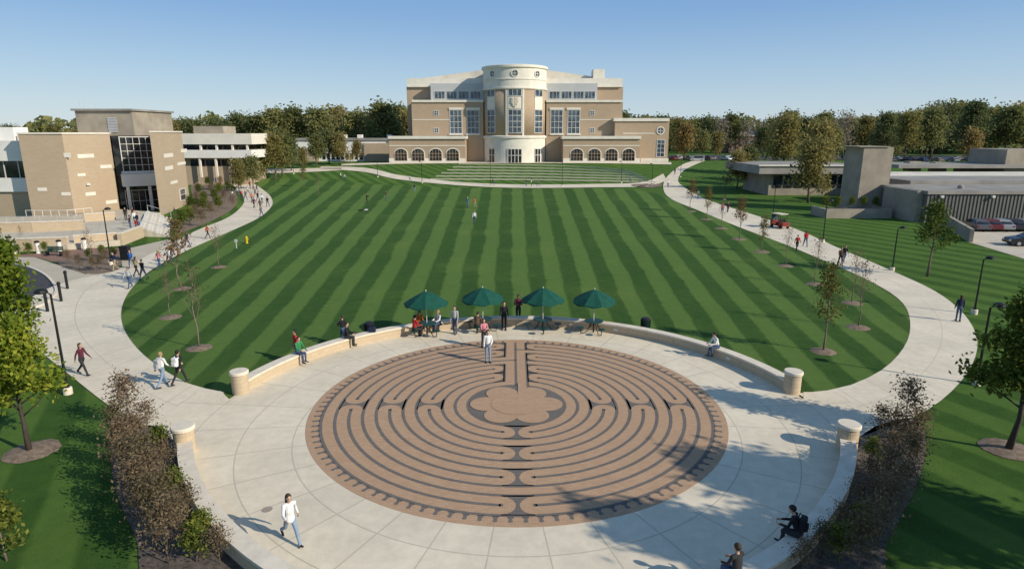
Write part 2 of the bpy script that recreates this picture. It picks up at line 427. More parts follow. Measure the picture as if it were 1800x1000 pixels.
lawn=[Vector(p) for p in catmull(L_in,6)]+catmull(top,6)[1:-1]+catmull(R_in[:12][::-1],6)
lw=[tuple(gnd(p.x,p.y)) for p in lawn]
for i in range(25):
    a=math.radians(10+160*i/24); lw.append((PC.x+13.3*math.cos(a),PC.y+13.3*math.sin(a),0))
sheet_world('lawn',lw,.02,MT['lawn'],'large oval lawn mown in long light and dark stripes')
ribbon('left_path',L_in,L_out,.03,MT['path'],'pale concrete walk curving round the left side of the lawn',120)
ribbon('right_path',R_in,R_out,.03,MT['path'],'pale concrete walk curving round the right side of the lawn',120)
ribbon('far_path',[(560,297),(640,303),(700,316),(800,326),(907,331),(1060,330),(1140,328),(1172,318)],[(565,293),(645,296),(705,309),(800,320),(907,325),(1055,324),(1130,321),(1166,306)],.05,MT['path'],'pale concrete walk between lawn and stepped grass bank',60)
ribbon('building_path',[(600,292),(700,289),(800,288),(907,287.5),(1060,288),(1180,290)],[(600,288.5),(700,286.5),(800,285.5),(907,285.5),(1060,285.5),(1180,286)],.07,MT['path'],'pale concrete walk along the front of the main building',60)
ribbon('side_path',[(362,312),(440,306),(520,304),(600,300)],[(362,304),(440,299),(520,297),(600,295)],.05,MT['path'],'pale concrete walk in front of the banded building',40)
pl=[]
for i in range(41):
    a=math.radians(8+164*i/40); pl.append((PC.x+13.45*math.cos(a),PC.y+13.45*math.sin(a)))
def P2(l,z): return [gnd(p.x,p.y,z).to_2d() for p in catmull(l,6)]
WL=[(324,772),(330,820),(350,868),(386,916),(428,955),(480,993),(560,1040)]
WR=[(1490,768),(1491,805),(1476,855),(1440,908),(1396,952),(1338,990),(1270,1030)]
wl=P2(WL,.55); wr=P2(WR,.55)
pl+=[tuple(gnd(*q).to_2d()) for q in ((388,688),(330,694),(276,752),(300,770))]
pl+=[tuple(p) for p in wl]+[(-4,9),(0,8),(4,9)]+[tuple(p) for p in wr[::-1]]
pl+=[tuple(gnd(*q).to_2d()) for q in ((1512,768),(1535,752),(1480,690),(1412,690))]
sheet_world('plaza',pl,.04,MT['plaza'],'round concrete plaza around the brick labyrinth')
sheet_px('left_court',[(-60,600),(60,607),(205,560),(225,510),(300,455),(300,420),(212,440),(215,470),(150,482),(60,452),(-60,452)],.015,MT['path'],'concrete court beside the drop-off at left')
LOOP=catmull([(-60,458),(30,466),(76,482),(98,506),(92,524),(54,543),(-60,550)],5)
sheet_px('asphalt_loop',LOOP,.026,MT['asphalt'],'dark asphalt drop-off loop at left edge')
kb=MB(); kp=[gnd(p.x,p.y) for p in LOOP]
for a,b in zip(kp,kp[1:]):
    t=(b-a).normalized(); n=Vector((t.y,-t.x,0))*.09; kb.prism([tuple((a+n).to_2d()),tuple((b+n).to_2d()),tuple((b-n).to_2d()),tuple((a-n).to_2d())],0,.14)
tag(kb.build('kerb',MT['coping']),'kerb around the asphalt drop-off loop',None,None,'structure')
sheet_px('brick_paving',[(-40,452),(70,446),(150,436),(212,438),(215,452),(150,464),(100,462),(60,452)],.03,MT['brickred'],'red brick paving near the planted bed')
sheet_px('left_planting_bed',catmull([(100,462),(150,452),(200,446),(214,462),(196,478),(150,481)],4,True),.034,MT['mulchtan'],'mulched planting bed near the drop-off')
sheet_px('hall_planting_bed',catmull([(312,410),(326,382),(338,350),(340,322),(400,326),(416,345),(414,362),(390,380),(340,402)],4,True),.034,MT['mulchtan'],'mulched planting bed between walk and left hall')
sheet_px('left_shrub_bed',catmull([(308,768),(262,748),(218,762),(196,800),(206,870),(240,950),(270,1030),(480,1030),(420,962),(360,896),(326,830)],5,True),.03,MT['mulch'],'dark bark bed outside the lower left seat wall')
sheet_px('right_shrub_bed',catmull([(1500,772),(1556,744),(1612,738),(1628,790),(1604,870),(1560,950),(1530,1030),(1300,1030),(1420,954),(1482,880),(1500,820)],5,True),.03,MT['mulch'],'dark bark bed outside the lower right seat wall')
sheet_px('car_park',[(1690,398),(1905,398),(1905,466),(1800,455),(1700,425)],.02,MT['court'],'small car park at right edge')
sheet_px('worn_patch',catmull([(1106,326),(1150,323),(1164,327),(1140,331)],4,True),.09,MT['mulchtan'],'bare soil patch beside the far walk')
sheet_world('far_car_park',[(60,215),(160,215),(300,215),(300,262),(60,262)],TH+.03,MT['asphalt'],'distant car park in front of the trees')
pk=MB()
for i in range(8):
    p=gnd(1704+i*24,404); pk.box(p.x-.06,p.x+.06,p.y-4.5,p.y+.3,.022,.026)
tag(pk.build('parking_lines',MT['white']),'white bay lines painted on the small car park',None,None,'structure')
# ---------------------------------------------------------------- labyrinth
lab=thing('labyrinth','round brick labyrinth with dark winding lines set in the plaza','paved labyrinth',(CX,CY,0))
RT=9.15; RW=8.55; RC=2.2; SP=(RW-RC)/11; LWD=.07
b=MB(); b.lathe((CX,CY,0),[(RT,.03),(RT,.046)],120); b.build('brick_field',MT['brickpath'],lab)
def pol(r,ph): return (CX-r*math.sin(ph),CY+r*math.cos(ph))
dl=MB(); ZD=.05
def flat(poly):
    dl.add([(p[0],p[1],ZD) for p in poly],[tuple(range(len(poly)))])
def strip(pa,pb):
    o=len(dl.v); dl.v+=[(p[0],p[1],ZD) for q in zip(pa,pb) for p in q]
    for i in range(len(pa)-1): dl.f.append((o+2*i,o+2*i+1,o+2*i+3,o+2*i+2)); dl.mi.append(0)
def wr_(k): return RW-SP*k
def arc(k,a0,a1):
    r=wr_(k); n=max(3,int((a1-a0)*r/.2))
    A=[a0+(a1-a0)*i/n for i in range(n+1)]
    strip([pol(r-LWD,a) for a in A],[pol(r+LWD,a) for a in A])
Tp=[1,4,7,10]; LRp=[2,5,8]
mainL=[9,7,3,1]; mainR=[7,9,4,1]
GAP=.57
def turn_hw(rho):
    # half width of the dark wedge behind a round U-turn
    q=(SP-LWD)**2-rho*rho
    return max(.055,GAP-math.sqrt(max(0,q))) if abs(rho)<SP-LWD*.5 else GAP
for k in range(12):
    r=wr_(k); m0=SP/r
    gap=GAP/r
    a_start=m0 + (gap if k in mainL else 0); a_end=2*PI-m0-(gap if k in mainR else 0)
    cuts=[]
    if k in LRp: cuts+= [PI/2,1.5*PI]
    if k in Tp: cuts+=[PI]
    cuts.sort(); s=a_start
    ends=[]
    for c in cuts: arc(k,s,c-gap); ends.append(c-gap); s=c+gap; ends.append(s)
    arc(k,s,a_end)
    if k in mainL: ends.append(a_start)
    if k in mainR: ends.append(a_end)
    for e in ends:
        p=pol(r,e); flat([(p[0]+(LWD+.015)*math.cos(t*PI/8),p[1]+(LWD+.015)*math.sin(t*PI/8)) for t in range(16)])
    for c in cuts:
        A=[];B=[]
        for i in range(33):
            rho=-SP+2*SP*i/32; rr=r+rho; hw=turn_hw(rho)
            A.append(pol(rr,c-hw/rr)); B.append(pol(rr,c+hw/rr))
        strip(A,B)
    for sgn,lst in ((1,mainL),(-1,mainR)):
        if k in lst:
            A=[];B=[]
            for i in range(33):
                rho=-SP+2*SP*i/32; rr=r+rho; hw=turn_hw(rho)
                A.append(pol(rr,sgn*SP/rr)); B.append(pol(rr,sgn*(SP+hw)/rr))
            strip(A,B)
def radial(x,r0,r1):
    y0=math.sqrt(max(0,r0*r0-x*x)); y1=math.sqrt(max(0,r1*r1-x*x))
    strip([(CX+x-LWD*.9,CY+y0),(CX+x-LWD*.9,CY+y1)],[(CX+x+LWD*.9,CY+y0),(CX+x+LWD*.9,CY+y1)])
h=LWD
radial(-SP,wr_(4)-h,RW+h); radial(-SP,wr_(10)-h,wr_(6)+h)
radial(SP,wr_(2)-h,RW+h); radial(SP,RC,wr_(3)+h); radial(0,RC-.05,RW+h)
for k,s0,s1 in ((5,0,1),(2,-1,0),(11,0,1)):
    r=wr_(k); arc(k,s0*SP/r,s1*SP/r)
NTH=112
for i in range(NTH):
    a=2*PI*(i+.5)/NTH
    if abs(math.sin(a))<.06 and math.cos(a)>0: continue
    flat([pol(RW+.05,a-.015),pol(RW+.2,a-.006),pol(RW+.33,a-.009),pol(RW+.38,a),pol(RW+.33,a+.009),pol(RW+.2,a+.006),pol(RW+.05,a+.015)])
dl.build('path_lines',MT['darkline'],lab)
d=MB(); d.lathe((CX,CY,0),[(RC-.06,.047),(RC-.06,.054)],64); ro=d.build('rosette',MT['darkline'],lab)
pt=MB()
for i in range(6):
    a=i*PI/3+PI/6; p=(CX+1.37*math.sin(a),CY+1.37*math.cos(a))
    pt.add([(p[0]+.74*math.cos(t*PI/16),p[1]+.74*math.sin(t*PI/16),.058+.003*(i+1)) for t in range(32)],[tuple(range(32))])
pt.add([(CX+1.15*math.cos(t*PI/16),CY+1.15*math.sin(t*PI/16),.084) for t in range(32)],[tuple(range(32))])
pt.add([(CX+.06,CY,.087),(CX+.5,CY,.087),(CX+.5,CY+RC+.25,.087),(CX+.09,CY+RC+.25,.087)],[(0,1,2,3)])
pt.build('petals',MT['brickpath'],ro)
# ---------------------------------------------------------------- seat walls
def seatwall(path,label,ends,hh=.55,wd=.44):
    root=thing('seat_wall',label,'low wall',(path[0][0],path[0][1],0))
    def strip_solid(w2,z0,z1):
        m=MB(); vs=[];fs=[];n=len(path)
        for i,p in enumerate(path):
            a=Vector(path[max(0,i-1)]); c=Vector(path[min(n-1,i+1)]); t=(c-a).normalized(); nn=Vector((-t.y,t.x))
            for s_,z in ((-1,z0),(1,z0),(1,z1),(-1,z1)):
                q=Vector(p)+nn*(w2*s_); vs.append((q.x,q.y,z))
        for i in range(n-1):
            for k in range(4): fs.append((i*4+k,i*4+(k+1)%4,i*4+4+(k+1)%4,i*4+4+k))
        fs.append((0,1,2,3)); fs.append(tuple(n*4-4+k for k in (3,2,1,0))); m.add(vs,fs); return m
    strip_solid(wd/2,0,hh-.1).build('wall_body',MT['wallstone'],root)
    strip_solid(wd/2+.05,hh-.1,hh).build('coping',MT['coping'],root)
    for e in ends:
        m=MB(); m.lathe((e[0],e[1],0),[(.38,0),(.38,.98)],28); pb=m.build('end_pillar',MT['wallstone'],root)
        m=MB(); m.lathe((e[0],e[1],0),[(.42,.98),(.435,1.0),(.435,1.1),(.4,1.14)],28); m.build('pillar_cap',MT['coping'],pb)
    return root
aL=math.radians(168.5); aR=math.radians(11.5)
up=[(PC.x+PR*math.cos(aR+(aL-aR)*i/90),PC.y+PR*math.sin(aR+(aL-aR)*i/90)) for i in range(91)]
seatwall(up,'long curved stone seat wall at the back of the plaza',[up[0],up[-1]],.6)
wl=resample(wl,40); wr=resample(wr,40)
seatwall([tuple(p) for p in wl],'lower left curved stone seat wall with one round pillar',[tuple(wl[0])],.6)
seatwall([tuple(p) for p in wr],'lower right curved stone seat wall with one round pillar',[tuple(wr[0])],.6)
p=gnd(470,897); m=MB(); m.lathe((p.x,p.y,0),[(.17,.041),(.17,.05),(.14,.052)],20); tag(m.build('manhole_cover',MT['concrete']),'small round metal cover set in the plaza near left wall','manhole cover')
for i,(deg,tx) in enumerate(((150,'left part'),(118,'centre left'),(62,'centre right'),(30,'right part'))):
    a=math.radians(deg); c=(PC.x+(PR-.225)*math.cos(a),PC.y+(PR-.225)*math.sin(a))
    m=MB(); m.box(-.01,.02,-.13,.13,-.07,.07); o=m.build('wall_light',MT['lampglass']); o.location=(c[0],c[1],.3); o.rotation_euler=(0,0,a+PI)
    tag(o,'small recessed light plate on the %s of the back seat wall'%tx,'wall light',None)
# ---------------------------------------------------------------- building helpers
def onwall(p0,p1,px,py):
    t=Vector((p1[0]-p0[0],p1[1]-p0[1])).normalized(); n=Vector((t.y,-t.x)); d=ray(px,py)
    s=(p0[0]*n.x+p0[1]*n.y)/(d.x*n.x+d.y*n.y)
    q=Vector((d.x*s,d.y*s)); return (q-Vector((p0[0],p0[1]))).dot(t),H+d.z*s
def prect(p0,p1,xa,ya,xb,yb):
    ym=(ya+yb)/2; xm=(xa+xb)/2
    return onwall(p0,p1,xa,ym)[0],onwall(p0,p1,xb,ym)[0],onwall(p0,p1,xm,yb)[1],onwall(p0,p1,xm,ya)[1]
def win(parent,p0,p1,rect,nx,ny,out=.0,glass='glass',frame='frame',bar=.14,name='window'):
    u0,u1,z0,z1=prect(p0,p1,*rect)
    f=MB()
    for i in range(nx+1):
        u=u0+(u1-u0)*i/nx; b_=bar if i in (0,nx) else bar*.6
        f.wallbox(p0,p1,u-b_/2,u+b_/2,z0,z1,out-.02,out+.12)
    for j in range(ny+1):
        z=z0+(z1-z0)*j/ny; b_=bar if j in (0,ny) else bar*.6
        f.wallbox(p0,p1,u0-bar/2-.003,u1+bar/2+.003,z-b_/2,z+b_/2,out-.023,out+.115)
    fo=f.build(name,MT[frame],parent)
    g=MB(); g.wallbox(p0,p1,u0,u1,z0,z1,out-.05,out+.03); g.build('pane',MT[glass],fo)
    return fo
def slab(parent,name,mat,p0,p1,rect,o0,o1):
    u0,u1,z0,z1=prect(p0,p1,*rect); m=MB(); m.wallbox(p0,p1,u0,u1,z0,z1,o0,o1); return m.build(name,MT[mat],parent)
def pbox(parent,name,mat,xa,ya,xb,yb,Y,dep):
    ym=(ya+(yb if yb else 285))/2
    x0=at(xa,ym,Y).x; x1=at(xb,ym,Y).x; z1=at((xa+xb)/2,ya,Y).z; z0=at((xa+xb)/2,yb,Y).z if yb else TH-.4
    m=MB(); m.box(x0,x1,Y,Y+dep,z0,z1); return m.build(name,MT[mat],parent)
def wl_(Y): return (-60,Y),(60,Y)
# ---------------------------------------------------------------- main building
mb_=thing('campus_building','large tan brick academic building with tall round entrance tower','building',(1,200,TH))
pbox(mb_,'wall','brick',717,153,1093,None,206,22)
pbox(mb_,'parapet','stone',715.5,138,1094.5,153,205.6,22.6)
for a,b_ in ((717,845),(965,1093)): pbox(mb_,'cornice','stone',a-1,151,b_,153.5,205.3,.29)
pbox(mb_,'wall','brick',725,180,850,None,200,5.8); pbox(mb_,'wall','brick',960,180,1093,None,200,5.8)
pbox(mb_,'cornice','stone',724,176,850,180,199.6,6.0); pbox(mb_,'cornice','stone',960,176,1094.5,180,199.6,6.0)
pbox(mb_,'penthouse','greymetal',757,147,850,177,202.8,4); pbox(mb_,'penthouse','greymetal',960,147,1050,177,202.8,4)
p0,p1=wl_(202.8)
for xa,xb in ((764,782),(785,803),(806,824),(827,845),(966,984),(987,1005),(1008,1026),(1028,1046)):
    win(mb_,p0,p1,(xa,161,xb,174),3,1,0,'glass','frame',.12)
r_=MB(); zs=[at(905,y,212).z for y in (139,125)]; X=[at(x,130,212).x for x in (742,846,964,1062)]
vs=[];
for Y in (210,227): vs+=[(X[0],Y,zs[0]),(X[1],Y,zs[1]),(X[2],Y,zs[1]),(X[3],Y,zs[0])]
r_.add(vs,[(0,1,2,3),(4,7,6,5),(0,4,5,1),(1,5,6,2),(2,6,7,3),(3,7,4,0)]); r_.build('roof',MT['roofcream'],mb_)
pbox(mb_,'chimney','stone',1043,122,1063,140,208,5)
p0,p1=wl_(200)
for xa,xb in ((791,812),(821,842),(968,989),(998,1019)):
    win(mb_,p0,p1,(xa,194,xb,235),3,4,0,'glass','frame',.2); slab(mb_,'lintel','stone',p0,p1,(xa-2,189.5,xb+2,193.4),.005,.25); slab(mb_,'sill','stone',p0,p1,(xa-2,235.6,xb+2,237.6),.005,.3)
for x in (767,1041):
    for y in (199,229.5): win(mb_,p0,p1,(x-4,y-4,x+4,y+4),2,2,0,'glass','frame',.16)
p0,p1=wl_(194)
def archwin(parent,cx,hw,ya,yb):
    x0=at(cx-hw,(ya+yb)/2,194).x; x1=at(cx+hw,(ya+yb)/2,194).x; z0=at(cx,yb,194).z; z1=at(cx,ya,194).z; R=(x1-x0)/2; xc=(x0+x1)/2; rise=min(R*.75,(z1-z0)*.45); zs=z1-rise
    def outline(k): 
        return [(x0-k,z0),(x1+k,z0)]+[(xc+(R+k)*math.cos(t*PI/12),zs+(rise+k)*math.sin(t*PI/12)) for t in range(13)]
    def ext(o,Y0,Y1):
        m=MB(); n=len(o); m.add([(a,Y0,b) for a,b in o]+[(a,Y1,b) for a,b in o],[tuple(range(n)),tuple(range(n,2*n))[::-1]]+[(i,(i+1)%n,n+(i+1)%n,n+i) for i in range(n)]); return m
    sur=ext(outline(.3),193.9,194.05).build('window_surround',MT['stone'],parent)
    ext(outline(0),193.84,193.95).build('pane',MT['glassdark'],sur)
    f=MB()
    for i in range(5):
        x=x0+(x1-x0)*i/4; f.box(x-.05,x+.05,193.78,193.86,z0,zs+(rise*.7 if 0<i<4 else 0))
    f.box(x0,x1,193.775,193.855,zs-.06,zs+.06); f.box(x0,x1,193.775,193.855,(z0+zs)/2-.04,(z0+zs)/2+.04)
    f.build('mullion',MT['brick'],sur)
for xa,xb,cs in ((684,818,(705,735,766,796)),(990,1125,(1014,1045,1075,1105))):
    pbox(mb_,'front_wing','brick',xa,244,xb,None,194,5.6); pbox(mb_,'cornice','stone',xa-2,239.5,xb+2,244.5,193.5,6.3)
    pbox(mb_,'plinth','stone',xa,278.5,xb,None,193.93,.5)
    pbox(mb_,'string_course','stone',xa,255.5,xb,257.2,193.92,.2)
    for c in cs: archwin(mb_,c,10.5,262,282.5)
pbox(mb_,'side_wing','brick',1080,213,1175,None,198,12); pbox(mb_,'cornice','stone',1079,208,1177,213.5,197.6,12.8)
p0,p1=wl_(198)
win(mb_,p0,p1,(1154.5,246,1168,276),2,4,0,'glass','frame',.18)
pbox(mb_,'plinth','stone',1126,278.5,1175,None,197.93,.5)
pbox(mb_,'string_course','stone',1095,234,1150,235.6,197.92,.2)
pbox(mb_,'string_course','stone',725,210,790,211.4,199.92,.2); pbox(mb_,'string_course','stone',1020,210,1093,211.4,199.92,.2)
def oculus(parent,c,n,Rr,mat='glass'):
    n=Vector(n).normalized(); t=Vector((-n.y,n.x,0)); up_=Vector((0,0,1)); c=Vector(c)
    m=MB(); vs=[];fs=[];k=24
    for i in range(k):
        a=2*PI*i/k; dd=t*math.cos(a)+up_*math.sin(a)
        for r,o in ((Rr,-.1),(Rr*1.3,-.1),(Rr*1.3,.16),(Rr,.16)): vs.append(c+dd*r+n*o)
    for i in range(k):
        for j in range(4): fs.append((i*4+j,i*4+(j+1)%4,((i+1)%k)*4+(j+1)%4,((i+1)%k)*4+j))
    m.add(vs,fs); rg=m
    for hw,hh,o1 in ((.06,Rr,.1),(Rr,.06,.098)):
        q=[c+t*a+up_*b+n*o for o in (0.0,o1) for a,b in ((-hw,-hh),(hw,-hh),(hw,hh),(-hw,hh))]
        rg.add(q,[(0,1,2,3),(7,6,5,4),(0,1,5,4),(1,2,6,5),(2,3,7,6),(3,0,4,7)])
    ro=rg.build('round_window',MT['stone'],parent)
    m=MB(); m.add([c+(t*math.cos(i*PI/12)+up_*math.sin(i*PI/12))*Rr+n*.05 for i in range(24)],[tuple(range(24))]); m.build('pane',MT[mat],ro)
c=at(1161,230,198); oculus(mb_,c,(0,-1,0),.95)
TX=at(905,200,195).x; TYc=203.0; TR=(at(961,200,198).x-at(849,200,198).x)/2
def Zt(py): return at(905,py,TYc-TR).z
m=MB(); m.lathe((TX,TYc,0),[(TR,Zt(240)),(TR,Zt(156))],72); m.build('tower_wall',MT['brick'],mb_,True)
m=MB(); m.lathe((TX,TYc,0),[(TR+.2,TH-.4),(TR+.2,Zt(244)),(TR+.55,Zt(243)),(TR+.55,Zt(240)),(TR+.1,Zt(238.5))],72); m.build('tower_base',MT['stone'],mb_)
m=MB(); m.lathe((TX,TYc,0),[(TR+.1,Zt(157)),(TR+.4,Zt(156)),(TR+.4,Zt(153.5)),(TR+.08,Zt(153)),(TR+.08,Zt(140)),(TR+.25,Zt(139.5)),(TR+.25,Zt(138)),(TR+.08,Zt(137.5)),(TR+.08,Zt(119)),(TR+.5,Zt(118)),(TR+.5,Zt(114)),(TR+.2,Zt(113)),(TR-.8,Zt(113)+.01)],72); m.build('tower_crown',MT['stone'],mb_)
def pang(px): 
    x=at(px,200,TYc-TR).x; return -PI/2+math.asin(max(-1,min(1,(x-TX)/TR)))
def twin(xa,xb,ya,yb,nx,ny):
    a0,a1=pang(xa),pang(xb); z0,z1=Zt(yb),Zt(ya); R=TR
    f=MB(); n=6
    for i in range(nx+1):
        a=a0+(a1-a0)*i/nx; wv=.1/R if i in (0,nx) else .06/R
        f.arcbox((TX,TYc),R-.02,R+.14,a-wv,a+wv,z0,z1,1)
    for j in range(ny+1):
        z=z0+(z1-z0)*j/ny; f.arcbox((TX,TYc),R-.023,R+.135,a0-.012,a1+.012,z-.08,z+.08,n)
    fo=f.build('tower_window',MT['frame'],mb_)
    g=MB(); g.arcbox((TX,TYc),R-.05,R+.04,a0,a1,z0,z1,n); g.build('pane',MT['glass'],fo)
twin(893.5,916.5,157,169,3,1); twin(893.5,916.5,193,234,3,4)
for xa,xb in ((856,870),(940,954)):
    twin(xa,xb,157,169,2,1); twin(xa,xb,193,234,2,4)
    m=MB(); m.arcbox((TX,TYc),TR-.02,TR+.1,pang(xa),pang(xb),Zt(192),Zt(170),6); m.build('spandrel',MT['stone'],mb_)
for px in (890.5,919.5):
    m=MB(); m.arcbox((TX,TYc),TR-.02,TR+.22,pang(px-1.6),pang(px+1.6),Zt(240)+.003,Zt(157)-.003,2); m.build('pilaster',MT['stone'],mb_)
m=MB(); m.arcbox((TX,TYc),TR-.02,TR+.12,pang(893.5),pang(916.5),Zt(191.5),Zt(170.5),6); em=m.build('carved_panel',MT['stone'],mb_)
zc=Zt(180); k=(Zt(170)-Zt(191))
m=MB(); sh=[(-.36,.42),(.36,.42),(.36,-.02),(.2,-.3),(0,-.44),(-.2,-.3),(-.36,-.02)]
vs=[(TX+a*k*.85,TYc-TR-.32,zc+b*k) for a,b in sh]+[(TX+a*k*.85,TYc-TR-.05,zc+b*k) for a,b in sh]
n=7; m.add(vs,[tuple(range(n)),tuple(range(n,2*n))[::-1]]+[(i,(i+1)%n,n+(i+1)%n,n+i) for i in range(n)])
m.box(TX-.07,TX+.07,TYc-TR-.4,TYc-TR-.3,zc-.38*k,zc+.42*k); m.box(TX-.3*k,TX+.3*k,TYc-TR-.403,TYc-TR-.3,zc+.02*k,zc+.08*k)
for sx in (-1,1):
    m.box(TX+sx*.17*k-.18,TX+sx*.17*k+.18,TYc-TR-.42,TYc-TR-.3,zc+.16*k,zc+.34*k); m.box(TX+sx*.15*k-.16,TX+sx*.15*k+.16,TYc-TR-.42,TYc-TR-.3,zc-.22*k,zc-.06*k)
m.build('shield_relief',MT['coping'],em)
for px in (866,905,944):
    a=pang(px); c=(TX+(TR+.08)*math.cos(a),TYc+(TR+.08)*math.sin(a),Zt(129)); oculus(mb_,c,(math.cos(a),math.sin(a),0),.85)
def tdoor(xa,xb,ya,nx):
    a0,a1=pang(xa),pang(xb); R=TR+.2; z0=TH; z1=Zt(ya); f=MB()
    for i in range(nx+1):
        a=a0+(a1-a0)*i/nx; f.arcbox((TX,TYc),R-.02,R+.16,a-.01,a+.01,z0,z1,1)
    f.arcbox((TX,TYc),R-.023,R+.155,a0-.01,a1+.01,z1-.1,z1+.12,6); f.arcbox((TX,TYc),R-.024,R+.153,a0,a1,z0+2.2,z0+2.35,6)
    fo=f.build('door',MT['frame'],mb_); g=MB(); g.arcbox((TX,TYc),R-.05,R+.05,a0,a1,z0,z1,6); g.build('pane',MT['glassdark'],fo)
tdoor(893,917,262,4); tdoor(860,870,262,2); tdoor(940,950,262,2)
# ---------------------------------------------------------------- amphitheatre steps
for i in range(6):
    row=[(806-10*i,289+5.4*i),(907,290.5+5.2*i),(1000,293+5.0*i),(1070+12*i,297.5+4.6*i),(1112+8*i,302+4.0*i)]
    pts=[gnd(p.x,p.y) for p in catmull(row,10)]
    m=MB(); vs=[];fs=[];n=len(pts)
    for p in pts:
        for dy,dz in ((0,-.3),(0,.24),(.5,.24),(.5,-.3)): vs.append((p.x,p.y+dy,p.z+dz))
    for j in range(n-1):
        for k2 in range(4): fs.append((j*4+k2,j*4+(k2+1)%4,j*4+4+(k2+1)%4,j*4+4+k2))
    fs.append((0,1,2,3)); fs.append(tuple(n*4-4+k2 for k2 in (3,2,1,0))); m.add(vs,fs)
    tag(m.build('stone_step',MT['stepstone']),'curved pale stone seating step on the grass bank, %s from the top'%ORD[i],'stone step','seating steps on the grass bank')
# ---------------------------------------------------------------- left hall
b0=gnd(58,386).to_2d(); b1=gnd(133,385).to_2d(); b2=gnd(212,373).to_2d()
lh=thing('college_hall','buff brick hall at left with dark glass entrance and brick tower','building',(b1.x,b1.y,0))
ztop=at(132,236,b1.y).z
def fp(mat,name,pts,z0,z1,par=lh): m=MB(); m.prism([tuple(p) for p in pts],z0,z1); return m.build(name,MT[mat],par)
bk=Vector((-16,28))
fp('brickL','wall',[b0,b1,b2,b2+bk,b0+bk],-.1,ztop); fp('stone','parapet_cap',[b0+Vector((-.1,-.1)),b1+Vector((.1,-.15)),b2+Vector((.1,-.1)),b2+bk,b0+bk],ztop,ztop+.22)
for wa,wb,rs in ((b1,b2,((136,271,165,278),(150,338,168,344),(136,305,150,310),(176,290,196,296),(186,352,206,358))),(b0,b1,((112,269,124,277),(66,330,82,336),(108,338,124,344)))):
    for rc in rs: slab(lh,'stone_inset','stone',wa,wb,rc,-.02,.05)
slab(lh,'wall_lamp','frame',b1,b2,(150,322,156,326),0,.3)
q0=at(132,200,104); q1=at(232,200,104); zt=at(180,195,104).z
ph=fp('concrete','roof_plant_house',[(q0.x,104),(q1.x,104),(q1.x,116),(q0.x-1,116)],ztop-.5,zt)
m=MB(); z0,z1=at(190,233,104).z,at(190,206,104).z; xa,xb=at(190,220,104).x,at(206,220,104).x
for i in range(10): z=z0+(z1-z0)*i/10; m.box(xa,xb,103.9,103.98,z,z+(z1-z0)/14)
m.build('louvre',MT['greymetal'],ph)
fp('roofgrey','roof_ledge',[(q0.x-.4,103.6),(q1.x+.3,103.6),(q1.x+.3,116.4),(q0.x-1.4,116.4)],zt,zt+.3)
e0=b2+Vector((-.15,.6)); e1=Vector((at(285,340,102.6).x,102.6))
fp('glassdark','entrance_core',[e0,e1,e1+Vector((-9,13)),e0+Vector((-9,13))],-.1,at(245,239,e0.y).z)
win(lh,e0,e1,(213,241,281,302),6,5,.03,'glassdark','frame',.12,'curtain_wall')
slab(lh,'canopy','white',e0,e1,(213,305,280,326),.0,1.6); slab(lh,'soffit_beam','white',e0,e1,(213,300.5,281,304.6),-.02,.5)
for px in (224,262): 
    u,z=onwall(e0,e1,px,340); m=MB(); m.wallbox(e0,e1,u-.2,u+.2,0,onwall(e0,e1,px,326)[1],1.1,1.5); m.build('column',MT['white'],lh)
win(lh,e0,e1,(222,334,280,371),5,2,.03,'glassdark','frame',.1,'entrance_door')
d0=gnd(282,380).to_2d(); d1=gnd(334,358).to_2d()
zt2=at(300,233,d0.y).z
fp('brickL','stair_tower',[d0,d1,d1+Vector((-4,2)),d0+Vector((-4.6,10))],-.1,zt2); fp('stone','tower_cap',[d0+Vector((.1,-.2)),d1+Vector((.2,0)),d1+Vector((-4,2)),d0+Vector((-4.7,10))],zt2,zt2+.22)
for rc in ((288,270,304,277),(290,292,304,299),(300,318,312,323),(312,285,326,290),(318,262,328,268)): slab(lh,'stone_inset','stone',d0,d1,rc,-.02,.05)
win(lh,d0,d1,(316,332,326,352),1,2,0,'glassdark','frame',.1)
a0=b0+Vector((-40,2.2)); a1=b0+Vector((-.02,2.2))
zz=[at(30,y,a0.y).z for y in (248,283,313,337,226)]
fp('brickL','wing_base',[a0,a1,a1+Vector((-14,28)),a0+Vector((-14,28))],-.1,zz[3])
fp('white','wing_band',[a0+Vector((0,-.3)),a1+Vector((0,-.3)),a1+Vector((-14,28)),a0+Vector((-14,28))],zz[3],zz[2])
fp('glassdark','wing_glass',[a0+Vector((0,.3)),a1+Vector((0,.3)),a1+Vector((-14,28)),a0+Vector((-14,28))],zz[2],zz[1])
fp('white','wing_parapet',[a0+Vector((0,-.3)),a1+Vector((0,-.3)),a1+Vector((-14,28)),a0+Vector((-14,28))],zz[1],zz[0])
for i in range(6):
    m=MB(); m.wallbox(a0,a1,39.5-i*2.1-.06,39.5-i*2.1+.06,zz[2],zz[1],-.3,-.2); m.build('mullion',MT['frame'],lh)
for xa,xb,yy in ((-20,25,224),(30,52,236)):
    A,B=at(xa,240,a0.y+6),at(xb,240,a0.y+6); fp('white','roof_unit',[(A.x,A.y),(B.x,A.y),(B.x,A.y+3),(A.x,A.y+3)],zz[0]-.1,at(20,yy,a0.y+6).z)
for px in (142,150,168,218):
    m=MB(); q=at(px,194,106); m.tube([(q.x,q.y,zt),(q.x,q.y,zt+1.2+(px%7)*.2)],.04,6); m.build('roof_aerial',MT['greymetal'],lh)
ter=[gnd(*p).to_2d() for p in ((-40,444),(120,440),(212,432),(252,416),(258,390))]
